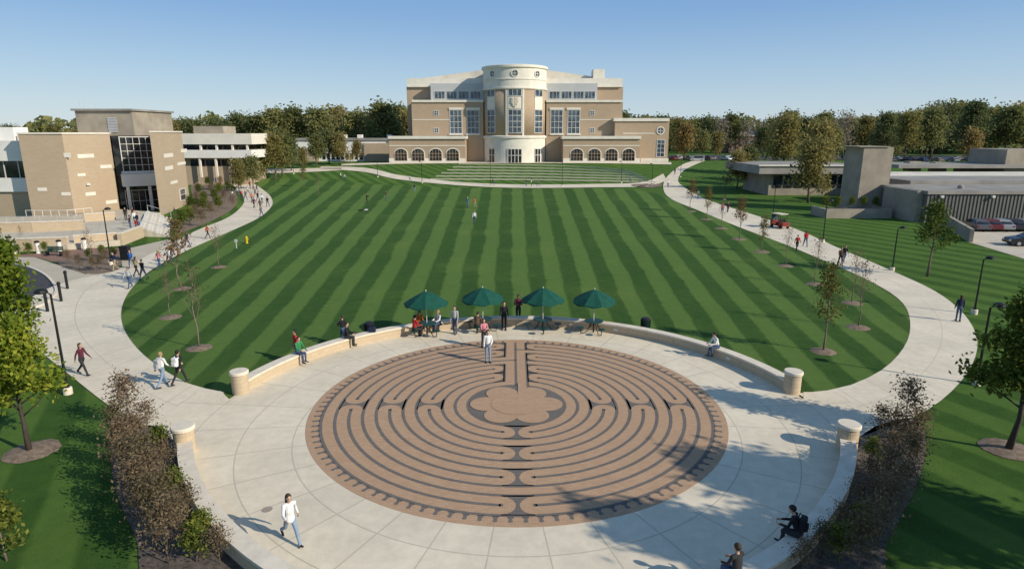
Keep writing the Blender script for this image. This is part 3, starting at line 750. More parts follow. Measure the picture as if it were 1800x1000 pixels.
m=MB(); m.prism([tuple(p) for p in ter+[gnd(284,381).to_2d(),gnd(212,375).to_2d(),gnd(133,387).to_2d(),gnd(-40,391).to_2d()]],0,.62)
tag(m.build('entrance_terrace',MT['court']),'raised pale terrace in front of the left hall','terrace')
us=thing('entrance_steps','broad flight of pale steps from the glass entrance down to the left walk','steps',(ter[3].x,ter[3].y,0))
nA=gnd(250,416).to_2d(); nB=gnd(262,384).to_2d(); dirv=Vector((1,-.15)).normalized()
for i in range(7):
    a=nA+dirv*(i*.55-.3); c=nB+dirv*(i*.55-.3)
    m=MB(); m.prism([tuple(a),tuple(a+dirv*.55),tuple(c+dirv*.55),tuple(c)],0,1.08-.15*i); m.build('step',MT['coping'] if i%2 else MT['stone'],us)
for f_ in (.02,.5,.98):
    m=MB()
    a=nA.lerp(nB,f_); m.tube([(a.x,a.y,1.0),(a.x,a.y,1.95),(a.x+dirv.x*3.6,a.y+dirv.y*3.6,1.05),(a.x+dirv.x*3.6,a.y+dirv.y*3.6,.1)],.035,6)
    m.build('stair_rail',MT['greymetal'],us)
def lowwall(px,label,z1,wd=.25,z0=0,mat='wallstone'):
    P=[gnd(*p).to_2d() for p in px]; m=MB()
    for a,b in zip(P,P[1:]):
        t=(b-a).normalized(); n=Vector((-t.y,t.x))*wd; m.prism([tuple(a+n),tuple(b+n),tuple(b-n),tuple(a-n)],z0,z1)
    r=thing('terrace_wall',label,'low wall',(P[0].x,P[0].y,0)); m.build('wall_body',MT[mat],r)
    m=MB()
    for a,b in zip(P,P[1:]):
        t=(b-a).normalized(); n=Vector((-t.y,t.x))*(wd+.05); m.prism([tuple(a+n),tuple(b+n),tuple(b-n),tuple(a-n)],z1,z1+.1)
    m.build('coping',MT['coping'],r)
lowwall([(-40,443),(60,441),(122,438.5)],'low buff stone wall along the left front of the terrace',1.3)
lowwall([(132,436),(208,430)],'low buff stone wall along the right front of the terrace',1.3)
lowwall([(-40,418),(60,416),(150,412)],'inner buff stone wall beside the terrace ramp',1.7,.2,.6)
lowwall([(150,398),(205,394)],'short buff stone wall under the brick hall corner',1.6,.2,.6)
lowwall([(212,432),(250,417)],'short buff stone wall at the front corner of the steps',1.3,.22)
rl=thing('handrail','thin pale handrail above the inner terrace wall','railing',(ter[0].x,ter[0].y,.62))
pts=resample([gnd(*p).to_2d() for p in ((-40,417.5),(60,415.5),(150,411.5))],14)
m=MB(); m.tube([(p.x,p.y,2.4) for p in pts],.03,6); m.build('rail',MT['greymetal'],rl)
for p in pts[::2]: m=MB(); m.tube([(p.x,p.y,1.75),(p.x,p.y,2.4)],.025,6); m.build('rail_post',MT['greymetal'],rl)
q=[gnd(62,386).to_2d()+Vector((0,-1.5)),gnd(134,386).to_2d()+Vector((0,-1.5)),gnd(168,381).to_2d()+Vector((.6,-1.5))]
rl=thing('guard_rail','white guard rail against the brick wall of the left hall','railing',(q[0].x,q[0].y,.62))
qq=resample(q,9); m=MB(); m.tube([(p.x,p.y,1.5) for p in qq],.035,6); m.build('rail',MT['white'],rl)
for p in qq: m=MB(); m.tube([(p.x,p.y,.6),(p.x,p.y,1.5)],.03,6); m.build('rail_post',MT['white'],rl)
# ---------------------------------------------------------------- banded building and low building
Y=150; lb=thing('banded_building','flat roofed building with two white horizontal bands beyond the left hall','building',(at(400,300,Y).x,Y,0))
def eb(name,mat,xa,ya,xb,yb,Y=150,dep=12,par=lb,z0=None):
    ym=(ya+yb)/2; m=MB(); m.box(at(xa,ym,Y).x,at(xb,ym,Y).x,Y,Y+dep,z0 if z0 is not None else at(400,yb,Y).z,at(400,ya,Y).z); return m.build(name,MT[mat],par)
eb('wall','brickL',300,278,436,310,151,10.5,z0=-.1); eb('glass_band','glassdark',300,254,436,264,151.2,10); eb('lower_glass','glassdark',335,281,434,292,150.9,1)
eb('roof_band','stone',296,235,442,254,149.4,13); eb('balcony_band','white',296,264,442,278,149.4,13); eb('roof_plant_room','concrete',340,222,392,236,153,7)
for px in (352,380,408,434):
    eb('column','stone',px-1.5,254,px+1.5,264,149.6,.5); eb('column','stone',px-1.5,278,px+1.5,312,149.6,.5)
Y=205; fb=thing('low_white_building','long low white building with brick ends left of the main building','building',(at(600,280,Y).x,Y,TH))
eb('wall','white',520,247,690,282,205,14,fb,TH-.3); eb('roof','roofgrey',518,243,692,247,204.6,15,fb); eb('brick_end','brickL',640,252,690,282,204.5,.6,fb,TH-.3); eb('brick_end','brickL',520,262,560,282,204.6,.5,fb,TH-.3)
for px in (600,628,680): eb('roof_vent','white',px,237,px+8,243.5,208,2,fb)
for i in range(9): 
    x=at(566+i*8.2,262,205).x; m=MB(); m.box(x,x+.95,204.93,205.05,TH+.6,TH+2.6); m.build('window',MT['glassdark'],fb)
# ---------------------------------------------------------------- right buildings
Y=97; rt=thing('concrete_hall','raw concrete hall at right with square tower and flat roofs','building',(at(1520,370,Y).x,Y,0))
def rb(name,mat,xa,ya,xb,yb,Y,dep,z0=None,par=rt):
    ym=(ya+yb)/2; xm=(xa+xb)/2; m=MB(); m.box(at(xa,ym,Y).x,at(xb,ym,Y).x,Y,Y+dep,z0 if z0 is not None else at(xm,yb,Y).z,at(xm,ya,Y).z); return m.build(name,MT[mat],par)
rb('tower','concrete',1512,259,1564,372,97,5.3,-.1); rb('tower_cap','concrete',1511,257.5,1565,259,96.8,5.7)
rb('low_wall','concrete',1352,305,1520,330,126,14,-.1); rb('roof_slab','roofgrey',1335,291,1525,306,124,20); rb('roof_edge','stone',1334.5,290,1525,292.5,123.7,.28)
for i in range(8): rb('window','glassdark',1360+i*19,309,1375+i*19,330,125.85,.3)
rb('rear_block','concrete',1768,263,1860,300,120,10,0)
rb('main_roof','roofgrey',1600,318,1950,330,98,20,-.1)
m=MB(); xa,xb=at(1590,300,104).x,at(1980,300,104).x
zA=at(1650,318,103).z; zB=at(1650,302,116).z
m.add([(xa,103,zA-.6),(xb,103,zA-.6),(xb,103,zA),(xa,103,zA),(xa,116,zA-.6),(xb,116,zA-.6),(xb,116,zB),(xa,116,zB)],[(0,1,2,3),(5,4,7,6),(3,2,6,7),(0,4,5,1),(0,3,7,4),(1,5,6,2)]); m.build('sloped_roof',MT['roofcream'],rt)
rb('upper_roof','roofgrey',1580,290,1950,296,119,12)
for px,py in ((1610,287),(1655,288),(1700,289),(1735,288)): 
    q=at(px,py,126); m=MB(); m.box(q.x-1.2,q.x+1.2,126,128,q.z-1.6,q.z+.3); m.build('roof_unit',MT['concrete'],rt)
rh=thing('ribbed_hall','low hall with dark vertically ribbed metal wall beside the car park','building',(at(1700,390,86).x,86,0))
x0,x1=at(1628,370,86).x,at(1990,370,86).x; zr=at(1700,338,86).z
m=MB(); m.box(x0,x1,86.2,97.6,-.1,zr-.05); m.build('core_wall',MT['rib'],rh)
m=MB(); n=int((x1-x0)/.5)
for i in range(n): x=x0+i*.5; m.box(x,x+.24,86.08,86.198,.0,zr-.3)
m.build('wall_ribs',MT['rib'],rh)
m=MB(); m.box(x0-.2,x1+.2,85.85,97.8,zr-.28,zr+.15); m.build('roof_edge',MT['roofgrey'],rh)
xw=at(1610,360,87).x
m=MB(); m.box(xw,x0-.02,87,95,-.1,zr+.1); m.build('concrete_corner',MT['concrete'],rh)
xc=at(1707,328,88).x; m=MB(); m.lathe((xc,90,0),[(.4,zr),(.4,zr+.5),(.12,zr+.7)],14); m.build('roof_vent',MT['roofgrey'],rh)
for px in (1655,1745):
    q=at(px,345,85.9); m=MB(); m.box(q.x-.2,q.x+.2,85.6,85.99,q.z-.2,q.z+.1); m.build('wall_lamp',MT['frame'],rh)
A=gnd(1450,384); B=gnd(1576,386)
pw=thing('planter_wall','long concrete planter wall below the concrete tower','planter',(A.x,A.y,0))
zt_=at(1500,368,A.y).z
m=MB(); m.box(A.x,B.x,A.y,A.y+.5,0,zt_); m.box(A.x,A.x+.5,A.y+.502,A.y+4.5,0,zt_-.003); m.box(B.x-.5,B.x,A.y+.502,A.y+4.5,0,zt_-.003); m.build('planter_side',MT['concrete'],pw)
m=MB(); m.box(A.x+.5,B.x-.5,A.y+.5,A.y+4.5,0,zt_-.25); m.build('soil',MT['mulchtan'],pw)
PLZ=zt_-.25; PLA=A; PLB=B
C1=gnd(1658,395); C2=gnd(1706,426)
m=MB(); t=(C2-C1).normalized(); n_=Vector((-t.y,t.x,0))*.2
m.prism([tuple((C1+n_).to_2d()),tuple((C2+n_).to_2d()),tuple((C2-n_).to_2d()),tuple((C1-n_).to_2d())],0,1.5)
tag(m.build('retaining_wall',MT['concrete']),'short dark concrete retaining wall left of the parked cars','retaining wall')
def house(px0,px1,pytop,Y,label,mat='brickred'):
    r=thing('brick_house',label,'building',(at((px0+px1)/2,250,Y).x,Y,TH)); xa,xb=at(px0,250,Y).x,at(px1,250,Y).x; z=at(900,pytop,Y).z
    m=MB(); m.box(xa,xb,Y,Y+10,TH-.2,z-1.5); m.build('wall',MT[mat],r)
    m=MB(); m.add([(xa-.4,Y-.4,z-1.5),(xb+.4,Y-.4,z-1.5),(xb+.4,Y+10.4,z-1.5),(xa-.4,Y+10.4,z-1.5),(xa-.4,Y+5,z+.8),(xb+.4,Y+5,z+.8)],[(0,1,5,4),(2,3,4,5),(0,4,3),(1,2,5),(0,3,2,1)]); m.build('roof',MT['concrete'],r)
    k=int((xb-xa)/3)
    for i in range(k):
        for zz_ in (TH+1,TH+4.2):
            if zz_+1.6>z-1.6: continue
            x=xa+(xb-xa)*(i+.5)/k; m=MB(); m.box(x-.5,x+.5,Y-.06,Y+.05,zz_,zz_+1.5); m.build('window',MT['greymetal'],r)
house(1282,1338,234,290,'muted brick building with pale windows seen between trees right of centre')
# ---------------------------------------------------------------- trees
def leaf_mesh(name,pts,size,rng,mat):
    n=len(pts)
    a=rng.normal(size=(n,3)); a/=np.linalg.norm(a,axis=1,keepdims=True)
    b=rng.normal(size=(n,3)); b-=a*np.sum(a*b,axis=1,keepdims=True); b/=np.linalg.norm(b,axis=1,keepdims=True)
    s=size*(.6+.8*rng.random((n,1)))
    v=np.empty((n,4,3)); v[:,0]=pts-a*s*.6; v[:,1]=pts+b*s*.35; v[:,2]=pts+a*s*.6; v[:,3]=pts-b*s*.35
    me=bpy.data.meshes.new(name); me.from_pydata(v.reshape(-1,3).tolist(),[],np.arange(n*4).reshape(n,4).tolist()); me.materials.append(mat)
    o=bpy.data.objects.new(name,me); COL.objects.link(o); return o
def tree(kind,label,cat,h,spread,tr,clear,nbr,nleaf,leaf,sig,lmat,bmat='bark',seed=1,elev=(35,65),sub=3,group=None,name='tree',topshrink=.65):
    rng=np.random.default_rng(seed); rd=random.Random(seed)
    root=thing(name,label,cat,(0,0,0),0,group)
    m=MB(); wob=[Vector((rd.gauss(0,.012*h),rd.gauss(0,.012*h),0)) for _ in range(5)]; wob[0]*=0
    tp=[Vector((wob[i].x,wob[i].y,h*.92*i/4)) for i in range(5)]
    m.tube(tp,[tr*(1.25 if i==0 else 1)*(1-.8*i/4) for i in range(5)],8)
    def tpos(t):
        f=min(3.999,t/.92*4); i=int(f); return tp[i].lerp(tp[i+1],f-i)
    tips=[]
    for i in range(nbr):
        q=(i+.5)/nbr; t=clear+(.9-clear)*q; base=tpos(t); az=i*2.39996+rd.uniform(-.4,.4); e=math.radians(rd.uniform(*elev))*(1-.35*q)
        L=spread*h*(1-topshrink*q)*rd.uniform(.75,1.2)
        dv=Vector((math.cos(az)*math.sin(e),math.sin(az)*math.sin(e),math.cos(e)))
        p1=base+dv*L*.5; p2=base+dv*L+Vector((0,0,L*.12)); r0=tr*.42*(1-.6*q)
        m.tube([base,p1,p2],[r0,r0*.6,r0*.18],5)
        for k_ in (.55,.7,.85,1.0): tips.append(base.lerp(p2,k_))
        for k_ in range(sub):
            s0=base.lerp(p2,rd.uniform(.35,.85)); d2=(dv+Vector((rd.gauss(0,.6),rd.gauss(0,.6),rd.gauss(.15,.4)))).normalized(); s1=s0+d2*L*rd.uniform(.3,.5)
            m.tube([s0,s1],[r0*.35,r0*.1],4); tips+= [s0.lerp(s1,.6),s1,s1]
    tips+= [tpos(.88),tpos(.92)]
    m.build('trunk',MT[bmat],root,smooth=True)
    T=np.array([tuple(p) for p in tips]); wts=rng.random(len(T))**1.5+.1; wts/=wts.sum()
    idx=rng.choice(len(T),nleaf,p=wts); pts=T[idx]+rng.normal(size=(nleaf,3))*sig*np.array([1,1,.75])
    pts[:,2]=np.maximum(pts[:,2],.15)
    o=leaf_mesh('crown',pts,leaf,rng,MT[lmat]); o.parent=root
    return root
def place(proto,loc,rz,label,group,scale=1,used=set()):
    if proto.name not in used:
        used.add(proto.name); proto.location=loc; proto.rotation_euler=(0,0,rz); proto.scale=(scale,)*3 if not isinstance(scale,tuple) else scale
        proto['label']=label
        if group: proto['group']=group
        return proto
    return dup(proto,loc,rz,label,group,scale)
t=tree('f','bright green leafy young tree in the bottom left corner with mulch ring','tree',5.3,.27,.09,.26,20,4600,.17,.25,'lf_fgreen','barkdark',3); t.location=gnd(52,795)
t=tree('f','bright green leafy tree at left edge above the corner tree','tree',7.4,.2,.11,.3,20,5200,.2,.3,'lf_fgreen','barkdark',8); t.location=(at(16,600,29).x,29,0)
t=tree('f','dense green leafy tree at right edge with mulch ring','tree',6.2,.31,.11,.25,20,7000,.17,.28,'lf_green','barkdark',5); t.location=gnd(1772,792)
t=tree('f','slim green leafy tree standing on the grass near the small car park','tree',6.8,.27,.1,.3,16,1700,.2,.3,'lf_green','bark',9); t.location=gnd(1630,486); t.scale=(.95,)*3
t=tree('f','tall leafy tree beyond the right frame edge shading the plaza','tree',11,.33,.16,.4,22,13000,.3,.5,'lf_green','barkdark',15); t.location=(25.2,11.4,0)
t=tree('f','second tall leafy tree beyond the right frame edge shading the plaza','tree',10.5,.26,.15,.5,18,4800,.28,.4,'lf_green','barkdark',16); t.location=(19.8,9.0,0)
t=tree('f','leafy shrub in the very bottom left corner','shrub',1.9,.45,.03,.1,12,1500,.11,.14,'lf_green','twig',19,name='shrub'); t.location=gnd(12,985)
def mulch(px,py,r,lab):
    p=gnd(px,py); m=MB(); n=28; rd=random.Random(px)
    vs=[(p.x,p.y,.14)]+[(p.x+r*.6*math.cos(i*2*PI/n),p.y+r*.6*math.sin(i*2*PI/n),.11) for i in range(n)]+[(p.x+r*(1+rd.uniform(-.06,.06))*math.cos(i*2*PI/n),p.y+r*(1+rd.uniform(-.06,.06))*math.sin(i*2*PI/n),.021) for i in range(n)]
    fs=[(0,1+i,1+(i+1)%n) for i in range(n)]+[(1+i,1+n+i,1+n+(i+1)%n,1+(i+1)%n) for i in range(n)]
    m.add(vs,fs); tag(m.build('mulch_ring',MT['mulchtan'],None,True),lab,None,None,'structure')
mulch(56,793,.95,'mulch ring under the bottom left tree'); mulch(1772,790,.95,'mulch ring under the right edge tree')
yt=[(300,558,478,'sparse','bare slender young tree on the left lawn edge, second nearest the plaza'),
(350,612,468,'sparse','bare slender young tree on the left lawn edge, nearest the plaza'),
(320,508,388,'red','rust leaved young tree on the left lawn edge beside the walk'),
(385,470,398,'sparse','thin leafless young tree on the lawn near the yellow hydrant'),
(1447,618,470,'olive','olive leaved young tree on the right lawn edge, nearest the plaza'),
(1508,576,462,'sparse','bare slender young tree on the right lawn edge, second from the plaza'),
(1497,533,440,'sparse','bare slender young tree on the right lawn edge, third from the plaza'),
(1432,500,418,'sparse','thin young tree on the right lawn edge, fourth from the plaza'),
(1381,468,400,'sparse','thin young tree on the right lawn edge, fifth from the plaza'),
(1338,443,382,'olive','thinly leaved young tree on the right lawn edge, sixth from the plaza'),
(1299,421,350,'red','rusty young tree on the right lawn edge, seventh from the plaza'),
(1268,402,346,'sparse','thin young tree on the right lawn edge, eighth from the plaza'),
(1242,386,330,'olive','small young tree on the right lawn edge, ninth from the plaza'),
(1214,372,318,'red','small rusty young tree on the right lawn edge, farthest from the plaza'),
(535,330,290,'olive','small olive young tree at the far left of the lawn'),
(486,332,300,'sparse','small bare young tree where the left walk bends'),
(560,345,305,'sparse','small bare young tree on the far left lawn'),
(40,432,398,'sparse','thin bare young tree beside the pale terrace'),
(162,470,405,'sparse','bare young tree in the planted bed near the drop-off')]
YP={'sparse':tree('y','x','tree',5,.26,.045,.28,13,260,.1,.2,'lf_shrub','twig',21,(18,40),4,name='young_tree'),
'red':tree('y','x','tree',5,.24,.05,.28,14,800,.13,.2,'lf_red','twig',22,(20,42),3,name='young_tree'),
'olive':tree('y','x','tree',5,.25,.05,.25,14,950,.13,.2,'lf_shrub','twig',23,(20,42),3,name='young_tree')}
for c in kids(YP['olive']):
    if c.name.startswith('crown'): c.data.materials[0]=leafmat('leaf_young_olive',(.11,.105,.03),(.17,.145,.045),(.23,.19,.06),.4)
for i,(px,py,pt_,k_,lab_) in enumerate(yt):
    p=gnd(px,py); top_=at(px,pt_,p.y).z; place(YP[k_],p,i*1.7,lab_,None,(top_-p.z)/4.7)
    if py>370: mulch(px,py,.7 if py>450 else .85,'mulch ring at the foot of a young tree on the lawn')
SH=[tree('s','x','shrub',1.6,.6,.013,.03,24,900,.072,.15,'lf_shrub','twig',30+i,(8,42),5,name='shrub') for i in range(2)]
SG=tree('s','x','shrub',1.3,.6,.02,.05,14,1100,.09,.14,'lf_green','twig',36,(15,50),3,name='shrub')
ls=[(228,752,1.3,0),(262,768,.85,1),(215,792,1.15,1),(242,800,.95,0),(284,800,.8,2),(218,832,1.15,0),(256,838,.95,1),(292,838,.8,0),(234,872,1.2,1),(270,878,1.05,0),(308,880,.8,2),(248,912,1.15,0),(290,918,1,1),(332,916,.75,0),(270,952,1.15,1),(316,955,.95,0),(358,955,.75,2),(298,992,1.15,0),(346,988,.85,2),(388,992,.7,0)]
for i,(px,py,s_,k_) in enumerate(ls):
    place(SG if k_==2 else SH[k_],gnd(px,py),i*2.1,'%s shrub in lower left bark bed, %s down from the pillar'%('green leaved' if k_==2 else 'wispy tan',ORD[i]),'shrubs in the left bark bed',s_)
rs=[(1590,752,1.2,0),(1545,770,.8,1),(1572,790,.95,1),(1606,800,1.05,0),(1530,815,.7,2),(1560,830,.9,1),(1594,845,1.05,0),(1526,860,.7,1),(1558,870,.95,0),(1580,900,1.05,1),(1505,905,.7,0),(1535,915,.9,1),(1556,940,1.05,0),(1475,945,.65,1),(1505,955,.85,2),(1530,978,1.05,1),(1440,980,.65,0),(1475,990,.85,2),(1505,1010,1.05,0),(1410,1012,.65,1)]
for i,(px,py,s_,k_) in enumerate(rs):
    place(SG if k_==2 else SH[k_],gnd(px,py),i*1.3+.4,'%s shrub in lower right bark bed, %s down from the pillar'%('green leaved' if k_==2 else 'wispy tan',ORD[i]),'shrubs in the right bark bed',s_)
hs=[(322,402,2),(334,396,2),(346,390,0),(356,398,1),(346,376,2),(360,362,2),(372,384,0),(384,372,2),(350,345,2),(372,345,1),(395,358,0),(402,340,2),(366,330,2),(388,328,0),(346,360,1),(336,372,2),(410,368,1),(360,376,2),(378,356,2),(386,344,2)]
for i,(px,py,k_) in enumerate(hs):
    place(SG if k_==2 else SH[k_],gnd(px,py),i*1.1,'%s shrub beside the left hall, %s back from the terrace steps'%('green' if k_==2 else 'tan',ORD[i]),'shrubs beside the left hall',1.6 if k_==2 else 1.3)
for i,(px,py,k_) in enumerate([(8,452,2),(30,450,2),(52,448,2),(80,446,2),(120,466,0),(140,474,1),(158,458,2),(165,478,0),(180,452,2),(178,476,0),(188,466,1),(200,456,2)]):
    place(SG if k_==2 else SH[k_],gnd(px,py),i*1.9,'low %s shrub near the drop-off at left, %s from the left edge'%('green' if k_==2 else 'brown',ORD[i]),'low shrubs near the drop-off',.8)
for i,f_ in enumerate((.12,.3,.52,.7,.88)):
    place(SG,(PLA.x+(PLB.x-PLA.x)*f_,PLA.y+2.5,PLZ),i*1.4,'shrub growing in the concrete planter, %s from the left'%ORD[i],'shrubs in the concrete planter',1.2)
WP={}
for i,(k_,lm,h_,sp,nl,lf) in enumerate([('darka','lf_dark',15,.34,3000,.7),('darkb','lf_dark',17,.28,3000,.7),('mid','lf_mid',15,.36,3000,.7),('olive','lf_olive',14,.34,2600,.65),('orange','lf_orange',12,.32,2200,.65),('bare','lf_brown',15,.3,700,.5)]):
    WP[k_]=tree('w','x','tree',h_,sp,.28,.14,20,nl,lf,1.1,lm,'bark',50+i,(35,70),3,topshrink=.55)
KD={'darka':'dark green','darkb':'tall dark green','mid':'mid green','olive':'olive','orange':'ochre','bare':'thin grey-brown'}
rd=random.Random(4)
def row(xs,tops,Yr,kinds,group,what):
    for i,px in enumerate(xs):
        Y=rd.uniform(*Yr); k_=rd.choice(kinds); top_=tops(px)+rd.uniform(-8,12); p=at(px,top_,Y); hh=p.z-TH
        base={'darka':15,'darkb':17,'mid':15,'olive':14,'orange':12,'bare':15}[k_]
        sc_=max(.45,hh/base); place(WP[k_],(p.x,Y,TH-.1),rd.uniform(0,6),'%s tree %s, %s from the left'%(KD[k_],what,ordn(i)),group,(sc_*1.15,sc_*1.15,sc_))
row([-14+i*15.5 for i in range(48)],lambda x: 226-max(0,min(1,(x-200)/400))*32,(230,300),['darka','mid','mid','mid','olive','mid','olive','mid','olive'],'wood behind the left buildings','in the wood behind the left buildings')
row([1090+i*15 for i in range(49)],lambda x: 206-max(0,min(1,(x-1450)/300))*15+max(0,1-abs(x-1150)/60)*10,(262,330),['darka','mid','mid','olive','mid','bare','olive','bare'],'wood behind the right car park','in the wood behind the right car park')
nt_=[(1385,285,212,'olive',165,'broad yellow-green tree in front of the wood right of centre'),(1445,300,222,'olive',150,'olive tree left of the concrete tower'),(1206,275,222,'orange',215,'ochre tree just right of the main building'),(1600,285,205,'olive',205,'golden olive tree behind the concrete tower roof'),(1640,285,196,'mid',215,'green tree behind the flat concrete roofs'),(1712,285,232,'orange',190,'ochre tree behind the concrete roofs'),
(1320,300,262,'mid',150,'small green tree at the left end of the concrete hall'),(1300,310,270,'olive',140,'small olive tree at the corner of the concrete hall'),(575,290,232,'darka',190,'dark tree in front of the low white building'),(553,290,240,'mid',185,'green tree left of the dark tree by the white building'),(596,290,238,'olive',188,'olive tree right of the dark tree by the white building'),(627,285,250,'orange',200,'small ochre tree by the low white building'),
(490,300,232,'mid',165,'green tree right of the banded building'),(478,300,240,'olive',160,'olive tree at the right corner of the banded building'),(508,300,246,'darka',175,'dark tree between banded and white buildings'),(1432,335,252,'olive',112,'olive tree beside the concrete tower'),(530,292,262,'olive',180,'small olive tree in front of the white building end'),(1490,285,196,'bare',230,'tall thin tree above the concrete tower'),(1650,285,180,'bare',240,'tall thin tree above the concrete roofs'),(1560,285,200,'darkb',240,'tall dark tree right of the concrete tower'),(1720,285,180,'darkb',245,'tallest dark tree in the wood at right'),(1470,285,228,'mid',200,'green tree above the low concrete roof'),(1236,280,232,'mid',225,'green tree behind the white van'),(1262,280,236,'olive',228,'olive tree right of the white van'),(1345,282,226,'mid',235,'green tree in front of the muted brick building'),(440,305,278,'mid',140,'small green tree in front of the banded building'),(415,310,284,'olive',135,'small olive tree at the left of the banded building front')]
for i,(px,py,pt_,k_,Y,lab_) in enumerate(nt_):
    g_=hgt(Y); p=at(px,pt_,Y); base={'darka':15,'darkb':17,'mid':15,'olive':14,'orange':12,'bare':15}[k_]; s_=(p.z-g_)/base
    place(WP[k_],(p.x,Y,g_-.05),i*1.3,lab_,None,s_)
rng=np.random.default_rng(77); n=22000
th=rng.uniform(-52,52,n)*PI/180; R=rng.uniform(340,400,n); zz=TH+rng.random(n)**.8*(14+3*np.sin(th*40)+2*np.sin(th*97))
pts=np.stack([R*np.sin(th),R*np.cos(th),zz],1)
o=leaf_mesh('woodland',pts,2.2,rng,MT['lf_mid']); tag(o,'far off woodland forming one green mass on the horizon','woodland',None,'stuff')
# ---------------------------------------------------------------- street furniture
def lamp(px,py,pt_,label,dirx=-1):
    b=gnd(px,py); z1=at(px,pt_,b.y).z; hgt_=z1-b.z
    r=thing('lamp_post',label,'lamp post',b,0,None)
    m=MB(); m.lathe(b,[(.2,0),(.2,.3),(.17,.34)],16); m.build('concrete_base',MT['coping'],r)
    m=MB(); m.tube([b+Vector((0,0,.33)),b+Vector((0,0,.45)),b+Vector((0,0,.47)),b+Vector((0,0,hgt_-.12))],[.11,.11,.065,.045],10); m.build('pole',MT['blackmetal'],r)
    t_=b+Vector((0,0,hgt_-.15))
    m=MB(); m.tube([t_,t_+Vector((dirx*.16,0,.1)),t_+Vector((dirx*.3,0,.12))],.03,6); m.build('arm',MT['blackmetal'],r)
    c=t_+Vector((dirx*.42,0,.06)); m=MB(); m.lathe(c,[(.25,0),(.27,.04),(.24,.14),(.12,.2),(.05,.22)],18); hd=m.build('lamp_head',MT['blackmetal'],r)
    m=MB(); m.lathe(c,[(.2,-.02),(.2,-.002)],16); m.build('lens',MT['lampglass'],hd)
lamp(120,692,512,'black lamp post by the bottom left tree',-1); lamp(196,466,367,'black lamp post at the planted bed near the drop-off',1)
lamp(1716,676,536,'black lamp post by the right edge tree',1); lamp(1712,552,453,'black lamp post on the grass outside the right walk',1)
lamp(1568,476,400,'black lamp post right of the golf cart walk',1); lamp(1446,426,352,'black lamp post beside the walk below the planter wall',1)
lamp(1358,385,328,'black lamp post left of the planter wall',-1); lamp(1274,352,300,'black lamp post at the upper bend of the right walk',-1)
for i,(px,py,pt_) in enumerate([(408,340,296),(420,318,282),(516,306,262),(664,312,283),(742,322,284),(862,326,284),(988,328,284),(1092,322,284),(1146,322,288),(1196,312,276)]):
    lamp(px,py,pt_,'distant thin lamp post, %s from the left along the far walks'%ORD[i])
def bollard(px,py,label,mat='blackmetal',hh=1.0,rr=.09):
    b=gnd(px,py); r=thing('bollard',label,'bollard',b); m=MB(); m.lathe(b,[(rr,0),(rr,hh*.86)],14); m.build('post',MT[mat],r); m=MB(); m.lathe(b,[(rr*1.25,hh*.86),(rr*1.25,hh*.94),(rr*.6,hh)],14); m.build('cap',MT['blackmetal'],r)
for i,(px,py) in enumerate([(108,530),(119,508),(84,548)]): bollard(px,py,'dark bollard beside the asphalt loop, %s'%['nearest the kerb corner','standing farthest right','standing nearest the camera'][i],hh=1.5,rr=.1)
for i,(px,py) in enumerate([(27,446),(68,446),(106,444),(150,440)]): bollard(px,py,'white post in front of the pale terrace, %s from the left'%ORD[i],'white',1.35,.2)
b=gnd(434,428); hy=thing('fire_hydrant','yellow fire hydrant on the left side of the lawn','fire hydrant',b)
m=MB(); m.lathe(b,[(.17,0),(.17,.06),(.12,.08),(.12,.55),(.15,.57),(.15,.62)],14); m.build('barrel',MT['yellow'],hy); m=MB(); m.lathe(b,[(.14,.62),(.12,.74),(.05,.8),(.04,.86)],14); m.build('bonnet',MT['yellow'],hy)
for s_ in (-1,1): m=MB(); m.tube([b+Vector((s_*.1,0,.45)),b+Vector((s_*.22,0,.45))],.06,8); m.build('outlet',MT['yellow'],hy)
b=gnd(416,437); m=MB(); m.lathe(b,[(.05,0),(.05,.9)],8); m.box(b.x-.15,b.x+.15,b.y-.03,b.y+.03,.7,1.0); tag(m.build('marker_post',MT['greymetal']),'small grey marker post near the yellow hydrant','marker post')
def bin_(loc,label,mat='greenmetal'):
    r=thing('litter_bin',label,'litter bin',loc); m=MB(); m.lathe(loc,[(.26,0),(.29,.8)],18); m.build('body',MT[mat],r); m=MB(); m.lathe(loc,[(.31,.8),(.31,.86),(.2,.95),(.18,.95)],18); m.build('rim',MT['blackmetal'],r)
    m=MB()
    for i in range(18): a=i*2*PI/18; m.tube([Vector(loc)+Vector((.275*math.cos(a),.275*math.sin(a),.03)),Vector(loc)+Vector((.305*math.cos(a),.305*math.sin(a),.8))],.012,4)
    m.build('slats',MT['blackmetal'],r)
bin_(gnd(650,592),'dark litter bin at the left of the umbrella tables','blackmetal'); bin_(gnd(1134,584),'dark green litter bin at the right of the umbrella tables')
b=gnd(219,458); m=MB(); m.box(b.x-.4,b.x+.4,b.y,b.y+.6,0,1.3); m.box(b.x-.44,b.x+.44,b.y-.05,b.y+.65,1.3,1.4); tag(m.build('utility_cabinet',MT['blackmetal'],None,False,.03),'dark utility cabinet at the edge of the planted bed','cabinet')
b=gnd(96,450); bn=thing('park_bench','dark green slatted bench near the pale terrace','bench',b)
m=MB(); [m.box(b.x-.8,b.x+.8,b.y-.22+i*.11,b.y-.13+i*.11,.43,.46) for i in range(4)]; m.build('seat',MT['greenmetal'],bn)
m=MB(); [m.box(b.x-.8,b.x+.8,b.y+.24,b.y+.27,.52+i*.11,.61+i*.11) for i in range(4)]; m.build('backrest',MT['greenmetal'],bn)
for s_ in (-.7,.7): m=MB(); m.box(b.x+s_-.03,b.x+s_+.03,b.y-.22,b.y+.24,0,.43); m.build('leg',MT['blackmetal'],bn)
